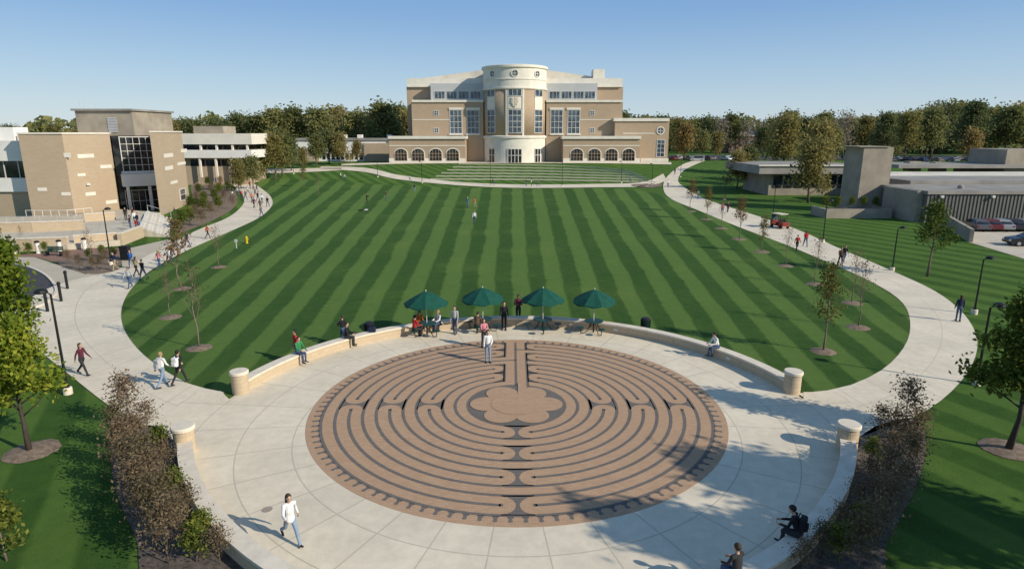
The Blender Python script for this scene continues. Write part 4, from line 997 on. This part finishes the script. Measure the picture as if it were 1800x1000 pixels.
def table():
    r=thing('picnic_table','x','table')
    m=MB(); m.lathe((0,0,0),[(.56,.71),(.58,.72),(.58,.745),(.56,.755)],24); m.build('tabletop',MT['greenmetal'],r)
    m=MB(); m.lathe((0,0,0),[(.05,.0),(.05,.71)],10)
    for i in range(4):
        a=i*PI/2+PI/4; c_,s_=math.cos(a),math.sin(a)
        m.tube([(.2*c_,.2*s_,.68),(.35*c_,.35*s_,.3),(.55*c_,.55*s_,.05),(.9*c_,.9*s_,.05),(.95*c_,.95*s_,.42)],.025,6)
    m.build('frame',MT['blackmetal'],r)
    for i in range(4):
        a=i*PI/2+PI/4; m=MB(); m.lathe((.95*math.cos(a),.95*math.sin(a),0),[(.2,.42),(.22,.43),(.22,.46),(.2,.47)],16); m.build('seat',MT['greenmetal'],r)
    return r
def umbrella():
    r=thing('patio_umbrella','x','umbrella'); R=1.33; n=8
    m=MB(); vs=[];fs=[]
    rings=[(0.04,2.72),(.45,2.56),(.9,2.32),(R,2.04),(R+.01,1.92)]
    for rr,z in rings:
        for k in range(n*4):
            a=2*PI*k/(n*4); seg=PI/n; aa=(a%(2*seg))-seg; f=1 if rr<.1 else (math.cos(seg)/math.cos(aa)*.5+.5); sag=.07*math.cos(aa/seg*PI/2)*rr/R
            vs.append((rr*f*math.cos(a),rr*f*math.sin(a),z-sag*(.8 if rr<R else 1)+(0.05*abs(aa)/seg if z<1.95 else 0)))
    q=n*4
    for i in range(len(rings)-1):
        for k in range(q): fs.append((i*q+k,i*q+(k+1)%q,(i+1)*q+(k+1)%q,(i+1)*q+k))
    fs.append(tuple(range(q))); m.add(vs,fs); m.build('canopy',MT['greencanvas'],r)
    m=MB(); m.tube([(0,0,.76),(0,0,2.75)],.024,8); m.sphere((0,0,2.78),.04); m.build('pole',MT['frame'],r)
    for k in range(n):
        a=2*PI*k/n; m=MB(); m.tube([(0.03*math.cos(a),.03*math.sin(a),2.62),(R*.97*math.cos(a),R*.97*math.sin(a),1.99)],.01,4); m.build('rib',MT['frame'],r)
    return r
T0=table(); U0=umbrella()
ut=[(751,589,'leftmost'),(849,581,'second from left'),(954,582,'third from left'),(1043,585,'rightmost')]
for i,(px,py,lab_) in enumerate(ut):
    p=gnd(px,py); p.z=.042
    place(T0,p,i*.4,'round dark green picnic table with four seats, %s on the plaza'%lab_,'picnic tables',1); place(U0,p,i*.3+.1,'open dark green patio umbrella, %s of four'%lab_,'green umbrellas',1)
# ---------------------------------------------------------------- vehicles
def paint(name,c): return M(name,c,.3,.05,1,.0,spec=.6)
PC_={'white':paint('car_white',(.5,.5,.48)),'red':paint('car_red',(.1,.012,.012)),'black':paint('car_black',(.012,.012,.014)),'silver':paint('car_silver',(.22,.23,.24)),'blue':paint('car_blue',(.03,.05,.1)),'grey':paint('car_grey',(.08,.08,.085)),'tan':paint('car_tan',(.2,.17,.13))}
def car(van=False):
    r=thing('parked_car','x','car')
    def ext(prof,hw,hw2=None):
        m=MB(); n=len(prof); hw2=hw2 or [hw]*n
        m.add([(-hw2[i],y,z) for i,(y,z) in enumerate(prof)]+[(hw2[i],y,z) for i,(y,z) in enumerate(prof)],[tuple(range(n)),tuple(range(n,2*n))[::-1]]+[(i,(i+1)%n,n+(i+1)%n,n+i) for i in range(n)]); return m
    body=[(-2.2,.3),(-2.24,.5),(-2.2,.82),(-2.05,.93),(-1.6,.95),(.95,.97),(1.9,.82),(2.15,.66),(2.2,.45),(2.15,.28)]
    cab=[(-1.85,.94),(-1.35,1.42),(.1,1.45),(.95,.96)] if not van else [(-2.15,.92),(-2.1,1.85),(1.0,1.88),(1.55,.93)]
    m=ext(body,.88); m.build('body',[PC_['white']],r,False,.06)
    m=ext(cab,.78,[.82,.64,.64,.82] if not van else [.86,.8,.8,.86]); m.build('cabin',[PC_['white']],r,False,.04)
    k=ext([(cab[0][0]*.86,1.0),(cab[1][0]*.92,cab[1][1]-.07),(cab[2][0]*.9,cab[2][1]-.07),(cab[3][0]*.8,1.0)],.8,[.835,.69,.69,.835] if not van else [.87,.825,.825,.87]); k.build('side_windows',MT['glassdark'],r)
    m=ext([(cab[0][0]-.02,1.0),(cab[1][0]-.03,cab[1][1]-.07),(cab[1][0]+.1,cab[1][1]-.07),(cab[0][0]+.1,1.0)],.66,[.7,.56,.56,.7]); m.build('rear_window',MT['glassdark'],r)
    m=ext([(cab[3][0]+.02,1.0),(cab[2][0]+.03,cab[2][1]-.07),(cab[2][0]-.1,cab[2][1]-.07),(cab[3][0]-.1,1.0)],.66,[.7,.56,.56,.7]); m.build('windscreen',MT['glassdark'],r)
    for sx in (-1,1):
        for y in (-1.35,1.35):
            m=MB(); m.tube([(sx*.7,y,.31),(sx*.9,y,.31)],.31,18); w_=m.build('wheel',MT['rubber'],r); m=MB(); m.tube([(sx*.895,y,.31),(sx*.912,y,.31)],.19,14); m.build('rim',MT['chrome'],w_)
        m=MB(); m.cbox((sx*.68,-2.2,.72),(.28,.1,.16)); m.build('tail_light',MT['tail'],r); m=MB(); m.cbox((sx*.65,2.14,.62),(.34,.1,.14)); m.build('headlight',MT['lampglass'],r)
    return r
def setpaint(r,c):
    for o in kids(r):
        if o.name.split('.')[0] in ('body','cabin'):
            o.material_slots[0].link='OBJECT'; o.material_slots[0].material=PC_[c]
C0=car()
near=[(1712,'grey','dark grey'),(1732,'red','dark red'),(1752,'silver','silver'),(1773,'black','black'),(1793,'tan','tan'),(1813,'blue','blue')]
for i,(px,c_,cn) in enumerate(near):
    p=gnd(px,404); o=place(C0,Vector((p.x,p.y,.03)),-.15,'%s car in the row along the ribbed wall'%cn,'cars along the ribbed wall'); setpaint(o,c_)
p=gnd(1806,432); o=dup(C0,(p.x,p.y,.03),1.4,'dark car at the right edge nearest the camera in the car park'); setpaint(o,'black')
cs=list(PC_)
for i in range(14):
    px=1180+i*10.5; q=at(px,274,214); o=dup(C0,(q.x,212+(i%3)*5,TH+.04),(i%2)*PI+.3,'small distant parked car right of the main building, %s from the left'%ORD[i],'distant cars right of the main building'); setpaint(o,cs[(i*3+1)%7])
for i in range(18):
    px=1566+i*13.5; q=at(px,283,200); o=dup(C0,(q.x,200+(i%2)*8,TH+.04),(i%2)*PI,'small distant parked car above the concrete roofs, %s from the left'%ORD[i],'distant cars above the concrete roofs'); setpaint(o,['grey','black','blue','tan','silver'][(i*3)%5])
V0=car(True); q=at(1226,275,205); V0.location=(q.x,205,TH+.03); V0.rotation_euler=(0,0,1.3); V0['label']='white van parked right of the main building'; V0['category']='van'; V0.name='parked_van'
b=gnd(1370,401); gc=thing('golf_cart','small utility cart with dark red body and pale roof on the right walk','golf cart',b,.35)
def loc_build(m,name,mat,par,bev=0):
    pl_=wloc(par); m.v=[(v[0]+pl_.x,v[1]+pl_.y,v[2]+pl_.z) for v in m.v]; return m.build(name,MT[mat] if isinstance(mat,str) else mat,par,False,bev)
m=MB(); m.box(-.6,.6,-1.15,1.1,.32,.5); m.box(-.6,.6,.75,1.12,.5,.95); m.box(-.6,.6,-1.15,-.35,.5,.82); loc_build(m,'body','red',gc,.04)
m=MB(); m.box(-.55,.55,-.35,.15,.5,.78); m.box(-.55,.55,-.4,-.28,.78,1.25); loc_build(m,'seat','rubber',gc,.03)
m=MB(); m.box(-.62,.62,-.7,1.0,1.82,1.9); loc_build(m,'roof','coping',gc,.03)
for sx in (-.56,.56):
    m=MB(); m.tube([(sx,-.6,.8),(sx,-.6,1.83)],.025,6); loc_build(m,'roof_post','blackmetal',gc); m=MB(); m.tube([(sx,1.0,.9),(sx,.85,1.83)],.025,6); loc_build(m,'roof_post','blackmetal',gc)
    for y in (-.8,.75): 
        m=MB(); m.tube([(sx*.95,y,.24),(sx*1.15,y,.24)],.24,14); loc_build(m,'wheel','rubber',gc)
    m=MB(); m.cbox((sx*.75,1.13,.75),(.16,.05,.12)); loc_build(m,'headlight','lampglass',gc)
m=MB(); m.box(-.55,.55,.98,1.0,.98,1.7); loc_build(m,'windscreen','glass',gc)
m=MB(); m.tube([(-.25,.75,.9),(-.25,.45,1.15)],.02,6); m.lathe((-.25,.45,1.13),[(.17,0),(.17,.03)],14); loc_build(m,'steering_wheel','blackmetal',gc)
# ---------------------------------------------------------------- people
SKINC=[M('skin_light',(.48,.3,.22),.6,.06),M('skin_tan',(.36,.21,.14),.6,.06),M('skin_dark',(.12,.065,.045),.6,.06)]
HAIRC={'brown':M('hair_brown',(.05,.03,.018),.7,.2),'black':M('hair_black',(.012,.01,.009),.6,.2),'blond':M('hair_blond',(.3,.2,.09),.7,.2),'auburn':M('hair_auburn',(.1,.04,.02),.7,.2)}
CLC={'white':(.7,.69,.67),'black':(.014,.014,.016),'jeans':(.055,.085,.15),'lightjeans':(.2,.27,.36),'red':(.4,.025,.025),'green':(.03,.2,.07),'maroon':(.1,.02,.035),'grey':(.2,.2,.21),'blue':(.03,.1,.32),'orange':(.55,.13,.03),'khaki':(.3,.24,.15),'navy':(.015,.022,.05),'brown':(.12,.07,.045),'pink':(.5,.2,.22),'dark':(.03,.028,.03),'lightgrey':(.4,.4,.4)}
CLM={k:M('cloth_'+k,v,.9,.12,5,.3) for k,v in CLC.items()}
EYE=M('eye_dark',(.02,.015,.012),.4,.05); LIP=M('lip',(.3,.11,.09),.6,.05); SHOE=M('shoe_dark',(.03,.027,.025),.7,.1)
def capsule(m,a,b,ra,rb,k=(1,1),n=12):
    a=Vector(a);b=Vector(b); d=b-a
    L=d.length
    d=d.normalized() if L>1e-6 else Vector((0,0,1))
    ref=Vector((1,0,0)) if abs(d.x)<.8 else Vector((0,1,0))
    x=(ref-d*ref.dot(d)).normalized(); y=d.cross(x); vs=[];fs=[]
    prof=[(-math.cos(t*PI/8)*ra,math.sin(t*PI/8)*ra) for t in range(1,5)]+[(L+math.sin(t*PI/8)*rb,math.cos(t*PI/8)*rb) for t in range(0,4)]
    for h_,r in prof:
        for i in range(n):
            th=2*PI*i/n; vs.append(a+d*h_+x*(math.cos(th)*r*k[0])+y*(math.sin(th)*r*k[1]))
    q=len(prof)
    for j in range(q-1):
        for i in range(n): fs.append((j*n+i,j*n+(i+1)%n,(j+1)*n+(i+1)%n,(j+1)*n+i))
    fs.append(tuple(range(n))[::-1]); fs.append(tuple((q-1)*n+i for i in range(n)))
    m.add(vs,fs)
POSES={}
def make_pose(name,legs,arms,lean=0,female=False,flare=0,seat=False):
    R=math.radians; S=[]
    HZ=.92; rot=Matrix.Rotation(-R(lean),3,'X')
    def U(p): p=Vector(p)-Vector((0,0,HZ)); return rot@p+Vector((0,0,HZ))
    sw=.165 if female else .185
    S.append((U((0,0,.93)),U((0,0,1.0)),.118,.115,(1.28,.98),2)); S.append((U((0,0,1.0)),U((0,0,1.16)),.118,.115,(1.2,.9),1)); S.append((U((0,.005,1.16)),U((0,.0,1.36)),.118,.118,(1.3 if not female else 1.2,.95),1))
    S.append((U((-sw*.82,0,1.425)),U((sw*.82,0,1.425)),.062,.062,(1,1),1)); S.append((U((0,-.005,1.44)),U((0,.01,1.56)),.056,.05,(1,1),0))
    S.append((U((0,.005,1.625)),U((0,.01,1.668)),.088,.096,(.84,1.03),0)); S.append((U((0,.03,1.57)),U((0,.05,1.6)),.05,.06,(1,1),0))
    S.append((U((0,.1,1.625)),U((0,.108,1.642)),.013,.01,(1,1),0))
    for s in (-1,1): S.append((U((s*.082,0,1.625)),U((s*.084,-.005,1.65)),.012,.014,(1,1),0))
    for s,(a,k_) in zip((-1,1),legs):
        a,k_=R(a),R(k_); hip=Vector((s*.088,0,.9)); knee=hip+Vector((s*.012,math.sin(a),-math.cos(a)))*.42; an=knee+Vector((0,math.sin(a-k_),-math.cos(a-k_)))*.41
        fa=max(-.9,min(.4,(a-k_)*.6)); toe=an+Vector((s*.02,math.cos(fa)*.17,math.sin(fa)*.17-.045)); heel=an+Vector((0,-.045,-.045))
        S.append((hip,knee,.086,.06,(1,1),2)); S.append((knee,an,.06,.046,(1,1),2)); S.append((knee+(an-knee)*.85,an,.05,.056,(1,1),2)); S.append((heel,toe,.04,.034,(1.05,.9),3)); S.append((an,heel,.04,.04,(1,1),3))
    for s,(a,b_,e,wv) in zip((-1,1),arms):
        a,b_,e,wv=R(a),R(b_),R(e),R(wv); sh=Vector((s*sw,0,1.42)); d1=Vector((s*math.sin(b_),math.sin(a)*math.cos(b_),-math.cos(a)*math.cos(b_)))
        d2=Vector((s*math.sin(b_-wv),math.sin(a+e)*math.cos(b_-wv),-math.cos(a+e)*math.cos(b_-wv))).normalized()
        el=sh+d1*.285; wr2=el+d2*.245
        S.append((U(sh),U(el),.056,.044,(1,1),1)); S.append((U(el),U(wr2),.046,.034,(1,1),4))
        f_=Vector((0,d2.z*-1,d2.y)); f_=f_-d2*f_.dot(d2); f_=f_.normalized() if f_.length>.1 else Vector((0,1,0))
        if f_.y<0: f_=-f_
        sd_=d2.cross(f_).normalized(); sd_=sd_ if sd_.x*s<0 else -sd_
        pe=wr2+d2*.095
        for o_ in (-.022,0,.022): S.append((U(wr2+f_*o_*.6),U(pe+f_*o_),.016,.016,(1,1),0))
        for o_,L in ((-.036,.062),(-.012,.076),(.012,.08),(.036,.072)):
            k1=pe+f_*o_+(d2*.9+sd_*.35).normalized()*L*.55; k2=k1+(d2*.7+sd_*.75).normalized()*L*.5
            S.append((U(pe+f_*o_*.85),U(k1),.0095,.009,(1,1),0)); S.append((U(k1),U(k2),.009,.008,(1,1),0))
        th0=wr2+d2*.035+f_*.028; th1=th0+(d2*.6+f_*.7+sd_*.3).normalized()*.04; S.append((U(th0),U(th1),.012,.011,(1,1),0)); S.append((U(th1),U(th1+(d2*.9+sd_*.3).normalized()*.03),.011,.009,(1,1),0))
    if flare: S.append((U((0,0,.9)),U((0,0,1.05)),.15,.12,(1.15,.9),1))
    m=MB()
    for a,b_,ra,rb,k_,lab_ in S: capsule(m,a,b_,ra,rb,k_)
    zmin=min(v[2] for v in m.v)
    me=bpy.data.meshes.new('p'); me.from_pydata(m.v,[],m.f); o=bpy.data.objects.new('p',me); COL.objects.link(o)
    md=o.modifiers.new('r','REMESH'); md.mode='VOXEL'; md.voxel_size=.0095; md.use_smooth_shade=True
    sm=o.modifiers.new('s','SMOOTH'); sm.factor=.5; sm.iterations=3
    dg=bpy.context.evaluated_depsgraph_get(); me2=bpy.data.meshes.new_from_object(o.evaluated_get(dg)); bpy.data.objects.remove(o)
    me2.name='body_'+name
    nf=len(me2.polygons); C_=np.empty(nf*3); me2.polygons.foreach_get('center',C_); C_=C_.reshape(-1,3)
    best=np.full(nf,1e9); lab=np.zeros(nf,int)
    for a,b_,ra,rb,k_,l_ in S:
        A=np.array(a);B=np.array(b_); d=B-A; L2=max(1e-9,d@d); t=np.clip((C_-A)@d/L2,0,1); q=A+t[:,None]*d; D=np.linalg.norm(C_-q,axis=1)/((ra+(rb-ra)*t)*(k_[0]+k_[1])/2)
        up_=D<best; best[up_]=D[up_]; lab[up_]=l_
    for s in (-1,1):
        e_=np.array(U((s*.033,.1,1.655))); lab[np.linalg.norm(C_-e_,axis=1)<.016]=5
    e_=np.array(U((0,.098,1.585))); dd=np.abs(C_-e_); lab[(dd[:,0]<.024)&(dd[:,1]<.03)&(dd[:,2]<.009)]=6
    for x in (SKINC[0],CLM['white'],CLM['jeans'],SHOE,CLM['white'],EYE,LIP): me2.materials.append(x)
    me2.polygons.foreach_set('material_index',lab.astype(np.int32)); me2.polygons.foreach_set('use_smooth',np.ones(nf,bool))
    me2.transform(Matrix.Translation((0,0,-zmin)))
    hr={}
    for long in (0,1):
        h_=MB(); h_.sphere((0,-.012,1.672),.1,18,12,(.93,1.1,1.08)); keep=[]
        for f in h_.f:
            c=sum((Vector(h_.v[i]) for i in f),Vector())/4
            if (c.y>.035 and c.z<1.705) or c.z<1.585 or (c.y>-.01 and c.z<1.65): continue
            keep.append(f)
        h_.f=keep; h_.mi=[0]*len(keep)
        if long:
            capsule(h_,(0,-.065,1.66),(0,-.085,1.45),.075,.045,(1.05,.6))
            for s in (-1,1): capsule(h_,(s*.07,-.03,1.67),(s*.075,-.045,1.48),.03,.02)
        h_.v=[tuple(U(v)-Vector((0,0,zmin))) for v in h_.v]
        hm=bpy.data.meshes.new('hair_'+name); hm.from_pydata(h_.v,[],h_.f); hm.materials.append(HAIRC['brown']); hm.polygons.foreach_set('use_smooth',[True]*len(hm.polygons)); hr[long]=hm
    bp=U((0,-.19,1.25))-Vector((0,0,zmin))
    POSES[name]=(me2,hr,bp,-zmin)
hang=((6,7,12,4),(2,8,14,4))
make_pose('stand',((3,2),(-3,4)),hang)
make_pose('standf',((4,4),(-2,2)),((10,10,60,35),(0,8,15,4)),0,True)
make_pose('fold',((5,3),(-5,3)),((22,8,85,45),(18,8,90,45)),-2)
make_pose('walka',((24,6),(-20,18)),((-22,8,14,4),(22,8,28,8)),3)
make_pose('walkb',((-22,20),(26,8)),((24,8,30,8),(-24,8,14,4)),3,True)
make_pose('stride',((34,4),(-28,28)),((-30,14,35,0),(28,14,60,10)),5,True,1)
make_pose('sit',((86,88),(84,80)),((28,8,45,18),(30,8,50,20)),6,False,0,True)
make_pose('sitlean',((88,95),(80,70)),((40,6,60,25),(45,8,55,25)),20,False,0,True)
make_pose('reach',((14,10),(-12,8)),((75,14,20,0),(50,10,50,10)),6)
def person(px,py,pose,deg,shirt,pants,hair,label,h=1.75,long=0,skin=0,z=None,sleeve=None,loc=None,group=None,tilt=None):
    me,hr,bp,zo=POSES[pose]
    p=Vector(loc) if loc is not None else gnd(px,py)
    if z is not None: p.z=z
    elif loc is None: p.z+=.045
    r=thing('person',label,'person',p,-math.radians(deg),group); r.scale=(h/1.755,)*3
    if tilt: r.rotation_euler=(math.radians(tilt),0,-math.radians(deg))
    b=bpy.data.objects.new('body',me); COL.objects.link(b); b.parent=r
    mats=[SKINC[skin],CLM[shirt],CLM[pants],SHOE,CLM[shirt] if not sleeve else SKINC[skin],EYE,LIP]
    for i,mm in enumerate(mats): b.material_slots[i].link='OBJECT'; b.material_slots[i].material=mm
    hb=bpy.data.objects.new('hair',hr[long]); COL.objects.link(hb); hb.parent=r; hb.material_slots[0].link='OBJECT'; hb.material_slots[0].material=HAIRC[hair]
    return r
def backpack(r,pose,mat,label):
    bp=POSES[pose][2]; k=thing('backpack',label,'backpack',r.matrix_basis@(bp-Vector((0,0,.25))),r.rotation_euler.z)
    m=MB(); m.box(-.15,.15,-.1,.08,0,.44); loc_build(m,'bag',mat,k,.05); m=MB(); m.box(-.11,.11,-.15,-.1,.04,.24); loc_build(m,'pocket',mat,k,.02)
    for s in (-1,1): m=MB(); m.tube([(s*.1,.07,.42),(s*.11,.12,.46),(s*.11,.16,.3)],.018,6); loc_build(m,'strap',mat,k)
person(513,953,'stride',140,'white','lightjeans','brown','person in white jacket over green top striding across the plaza at lower left',1.72,1)
r=person(148,660,'walkb',100,'maroon','dark','brown','person in maroon top and dark trousers walking by the left lamp post',1.74,1)
r=person(288,680,'walka',20,'white','lightjeans','blond','person in white jacket and light jeans walking on the left walk',1.78,0); backpack(r,'walka',CLM['lightgrey'],'pale backpack on the person in white jacket')
r=person(318,676,'walkb',15,'black','dark','black','person in black jacket with white pack walking beside the white jacket',1.78,0); backpack(r,'walkb',CLM['white'],'white backpack on the person in black jacket')
def onwallp(px,py,lift=.6): 
    p=gnd(px,py,lift); a=math.atan2(p.y-PC.y,p.x-PC.x); return Vector((PC.x+(PR-.08)*math.cos(a),PC.y+(PR-.08)*math.sin(a),.6)),a
def seated(px,py,pose,shirt,pants,hair,label,turn=0,seatz=.6,loc=None,long=0,h=1.75,skin=0,face=None):
    if loc is None: p,a=onwallp(px,py); deg=math.degrees(math.atan2(PC.x-p.x,PC.y-p.y))+turn
    else: p=Vector(loc); deg=face
    zo=POSES[pose][3]; k=h/1.755
    zz=seatz-(.90-.09+zo)*k
    return person(0,0,pose,deg,shirt,pants,hair,label,h,long,skin,None,None,(p.x,p.y,zz+.0))
seated(485,612,'sit','green','jeans','brown','person in green jacket sitting on the left of the back seat wall')
person(522,636,'stand',240,'red','lightjeans','black','person in red sweater standing against the back seat wall',1.75,0,1)
seated(582,584,'sit','black','dark','black','person in black sitting on the back seat wall left of the tables',-40)
person(604,606,'fold',300,'black','jeans','brown','person in black jacket and jeans standing by the back seat wall')
p,a=onwallp(632,572); m=MB(); m.box(-.2,.2,-.12,.12,0,.3); m.tube([(-.1,0,.3),(-.08,0,.42),(.08,0,.42),(.1,0,.3)],.02,6); o=m.build('shoulder_bag',CLM['navy'],None,False,.03); o.location=p; tag(o,'dark bag resting on the back seat wall','bag')
def tseat(i,k,rz): 
    px,py,_=ut[i]; p=gnd(px,py); a=k*PI/2+PI/4+rz; return Vector((p.x+.95*math.cos(a),p.y+.95*math.sin(a),0)),math.degrees(math.atan2(-math.cos(a),-math.sin(a)))
p,dg_=tseat(0,1,0); seated(0,0,'sitlean','orange','jeans','brown','person in orange top sitting at the leftmost table',0,.51,p,1,1.7,0,dg_)
p,dg_=tseat(0,2,0); seated(0,0,'sit','red','dark','black','person in red sitting at the left side of the leftmost table',0,.51,p,0,1.75,0,dg_)
p,dg_=tseat(0,0,0); seated(0,0,'sit','white','jeans','blond','person in white sitting at the back of the leftmost table',0,.51,p,1,1.7,0,dg_)
p,dg_=tseat(1,2,.4); seated(0,0,'sitlean','brown','dark','brown','person in brown sitting at the second table',0,.51,p,0,1.75,0,dg_)
person(800,588,'stand',200,'lightgrey','jeans','brown','person in pale grey shirt standing between the first two umbrellas')
person(858,638,'standf',165,'white','lightjeans','brown','person in white shirt standing on the edge of the labyrinth',1.78,0)
person(851,612,'fold',150,'pink','dark','auburn','person in dusky pink standing behind the one in white',1.68,1)
person(886,581,'stand',170,'black','black','black','person all in black standing between the middle umbrellas',1.8)
person(911,568,'fold',190,'maroon','dark','black','person in dark maroon jacket standing by the back seat wall',1.86,0,2)
seated(1302,600,'sitlean','white','jeans','black','person in white sitting on the right of the back seat wall',20)
person(1683,566,'stand',10,'navy','jeans','brown','person in navy standing on the right walk near the lamp post',1.75,1)
best=min(range(2,38),key=lambda i:(wr[i]-gnd(1392,935,.6).to_2d()).length); p=wr[best]
dgx=math.degrees(math.atan2(PC.x-p.x,PC.y-p.y))
r=seated(0,0,'sitlean','black','dark','black','person in black with a pack sitting on the lower right seat wall',0,.6,(p.x,p.y,0),0,1.78,0,dgx-10); backpack(r,'sitlean',CLM['black'],'black backpack on the person sitting on the lower right wall')
p2=gnd(1300,1000,.9).to_2d(); best=min(range(2,38),key=lambda i:(wr[i]-p2).length); p=wr[best]
seated(0,0,'sit','dark','jeans','brown','person in dark clothes at the bottom frame edge on the lower right seat wall',0,.6,(p.x,p.y,0),0,1.75,0,math.degrees(math.atan2(PC.x-p.x,PC.y-p.y)))
pl_list=[
(203,476,'walka',200,'navy','khaki','brown','person in navy and khaki beside the planted bed'),
(232,472,'walkb',170,'blue','jeans','brown','person in blue by the dark utility cabinet'),
(229,507,'walka',185,'lightgrey','jeans','black','person in pale grey walking toward the camera on the left walk'),
(253,492,'walkb',190,'black','jeans','black','person in black behind the pale grey walker'),
(281,474,'walka',20,'pink','jeans','blond','person in pink walking away on the left walk'),
(298,468,'walkb',15,'white','brown','brown','person in white next to the one in pink'),
(366,420,'walka',40,'orange','dark','brown','person in orange beside the bed of shrubs'),
(460,382,'walkb',190,'grey','jeans','brown','person in grey alone at the bend of the left walk'),
(443,356,'walka',10,'orange','jeans','brown','person in orange on the far bend of the left walk'),
(454,354,'walkb',15,'navy','dark','black','person in navy right of the orange walker'),
(461,358,'walka',190,'white','jeans','blond','person in white on the far bend of the left walk'),
(471,364,'walkb',180,'black','jeans','brown','person in black at the inner edge of the left walk bend'),
(425,350,'walka',200,'red','dark','brown','person in red at the outer edge of the left walk bend'),
(418,345,'stand',170,'lightgrey','jeans','brown','person in pale grey at the outer edge of the left walk bend'),
(397,338,'walkb',30,'white','dark','brown','person in white on the upper left walk'),
(388,332,'walka',20,'maroon','jeans','black','person in maroon on the upper left walk'),
(380,326,'walkb',200,'blue','dark','brown','person in blue on the upper left walk'),
(410,330,'stand',120,'black','dark','black','person in black on the upper left walk'),
(452,338,'walka',250,'navy','jeans','brown','person in navy near the lawn corner'),
(436,342,'walkb',200,'white','jeans','black','person in white with jeans in the crowd of the upper left walk'),
(447,366,'walka',10,'maroon','dark','brown','person in maroon on the widest part of the left walk bend'),
(424,332,'walka',190,'grey','dark','brown','person in grey in the crowd of the upper left walk'),
(403,325,'walkb',180,'orange','jeans','brown','person in orange farthest up the left walk'),
(330,436,'walkb',20,'navy','jeans','brown','person in navy on the left walk beside the bed of shrubs'),
(415,322,'walka',200,'pink','jeans','brown','person in pink farthest up the left walk'),
(432,352,'walkb',20,'brown','jeans','black','person in brown in the crowd at the left walk bend'),
(440,332,'walka',180,'red','jeans','brown','person in red beside the far lawn corner'),
(449,346,'walkb',190,'grey','dark','black','person in grey with dark trousers at the far lawn corner'),
(458,370,'walka',200,'brown','dark','brown','person in brown near the lawn side of the left walk bend'),
(393,324,'walka',20,'white','jeans','black','person in white with jeans at the top of the left walk'),
(302,462,'walka',190,'maroon','jeans','brown','person in maroon right of the pink and white pair'),
(241,486,'walka',20,'khaki','dark','brown','person in khaki walking away behind the dark bollards'),
(645,358,'reach',80,'black','dark','brown','person in black playing on the far left lawn'),
(679,353,'stand',250,'maroon','jeans','brown','person in maroon standing on the far left lawn'),
(729,339,'reach',200,'navy','lightjeans','brown','person in navy standing at the far edge of the lawn'),
(822,366,'stand',90,'blue','jeans','blond','person in bright blue standing on the lawn centre'),
(835,366,'reach',270,'orange','khaki','brown','person in orange facing the one in blue on the lawn'),
(834,394,'stand',180,'white','jeans','brown','person in white standing alone on the lawn centre'),
(606,318,'walkb',90,'lightgrey','jeans','brown','person in pale grey on the far left walk'),
(599,316,'walka',90,'white','dark','brown','person in white on the far left walk'),
(721,320,'walka',270,'white','lightjeans','brown','person in white walking on the far walk'),
(866,327,'walkb',90,'black','jeans','brown','person in black on the far walk left of the group'),
(925,328,'stand',100,'navy','jeans','black','person in navy in the far walk group'),
(934,328,'stand',260,'white','dark','brown','person in white in the far walk group'),
(946,328,'walka',90,'grey','jeans','brown','person in grey at the right of the far walk group'),
(1108,322,'walka',90,'lightgrey','jeans','brown','person in pale grey near the bare soil patch'),
(1186,308,'walkb',180,'maroon','jeans','brown','person in maroon at the top of the right walk'),
(1174,330,'walka',180,'white','jeans','brown','person in white where the far and right walks meet'),
(1227,350,'walka',10,'grey','jeans','brown','person in grey high on the right walk'),
(1269,377,'walka',190,'pink','jeans','blond','person in pink walking down the right walk'),
(1279,374,'walkb',190,'maroon','dark','brown','person in maroon beside the pink walker'),
(1400,442,'walkb',185,'red','dark','black','person in red on the right walk'),
(1415,434,'walka',185,'red','jeans','brown','person in red with jeans farther up the right walk'),
(1476,468,'walka',190,'brown','dark','brown','person in brown walking down the right walk'),
(1483,462,'walkb',190,'black','jeans','brown','person in black behind the brown walker'),
]
for i,a in enumerate(pl_list): person(*a,1.7+.02*(i%6),1 if i%3==1 else 0,(0,0,1,0,2,0)[i%6])
ter_p=[(222,388,'stand',150,'black','dark','black','person in black on the terrace near the glass entrance'),(238,394,'walka',160,'white','jeans','brown','person in white on the terrace'),(243,399,'stand',200,'navy','jeans','brown','person in navy on the terrace steps side'),(230,404,'stand',250,'black','jeans','black','person in black at the terrace edge'),(234,386,'walkb',30,'maroon','dark','brown','person in maroon walking to the entrance'),(241,409,'walkb',200,'red','jeans','brown','person in red at the front corner of the terrace')]
for i,a in enumerate(ter_p): p=gnd(a[0],a[1],.62); person(a[0],a[1],*a[2:],1.75,0,0,None,None,(p.x,p.y,.625))
p=gnd(630,371); person(0,0,'stand',90,'white','dark','brown','person in white lying on the far left lawn',1.75,0,0,None,None,(p.x,p.y,.14),None,-88)
print('objects',len(bpy.data.objects))
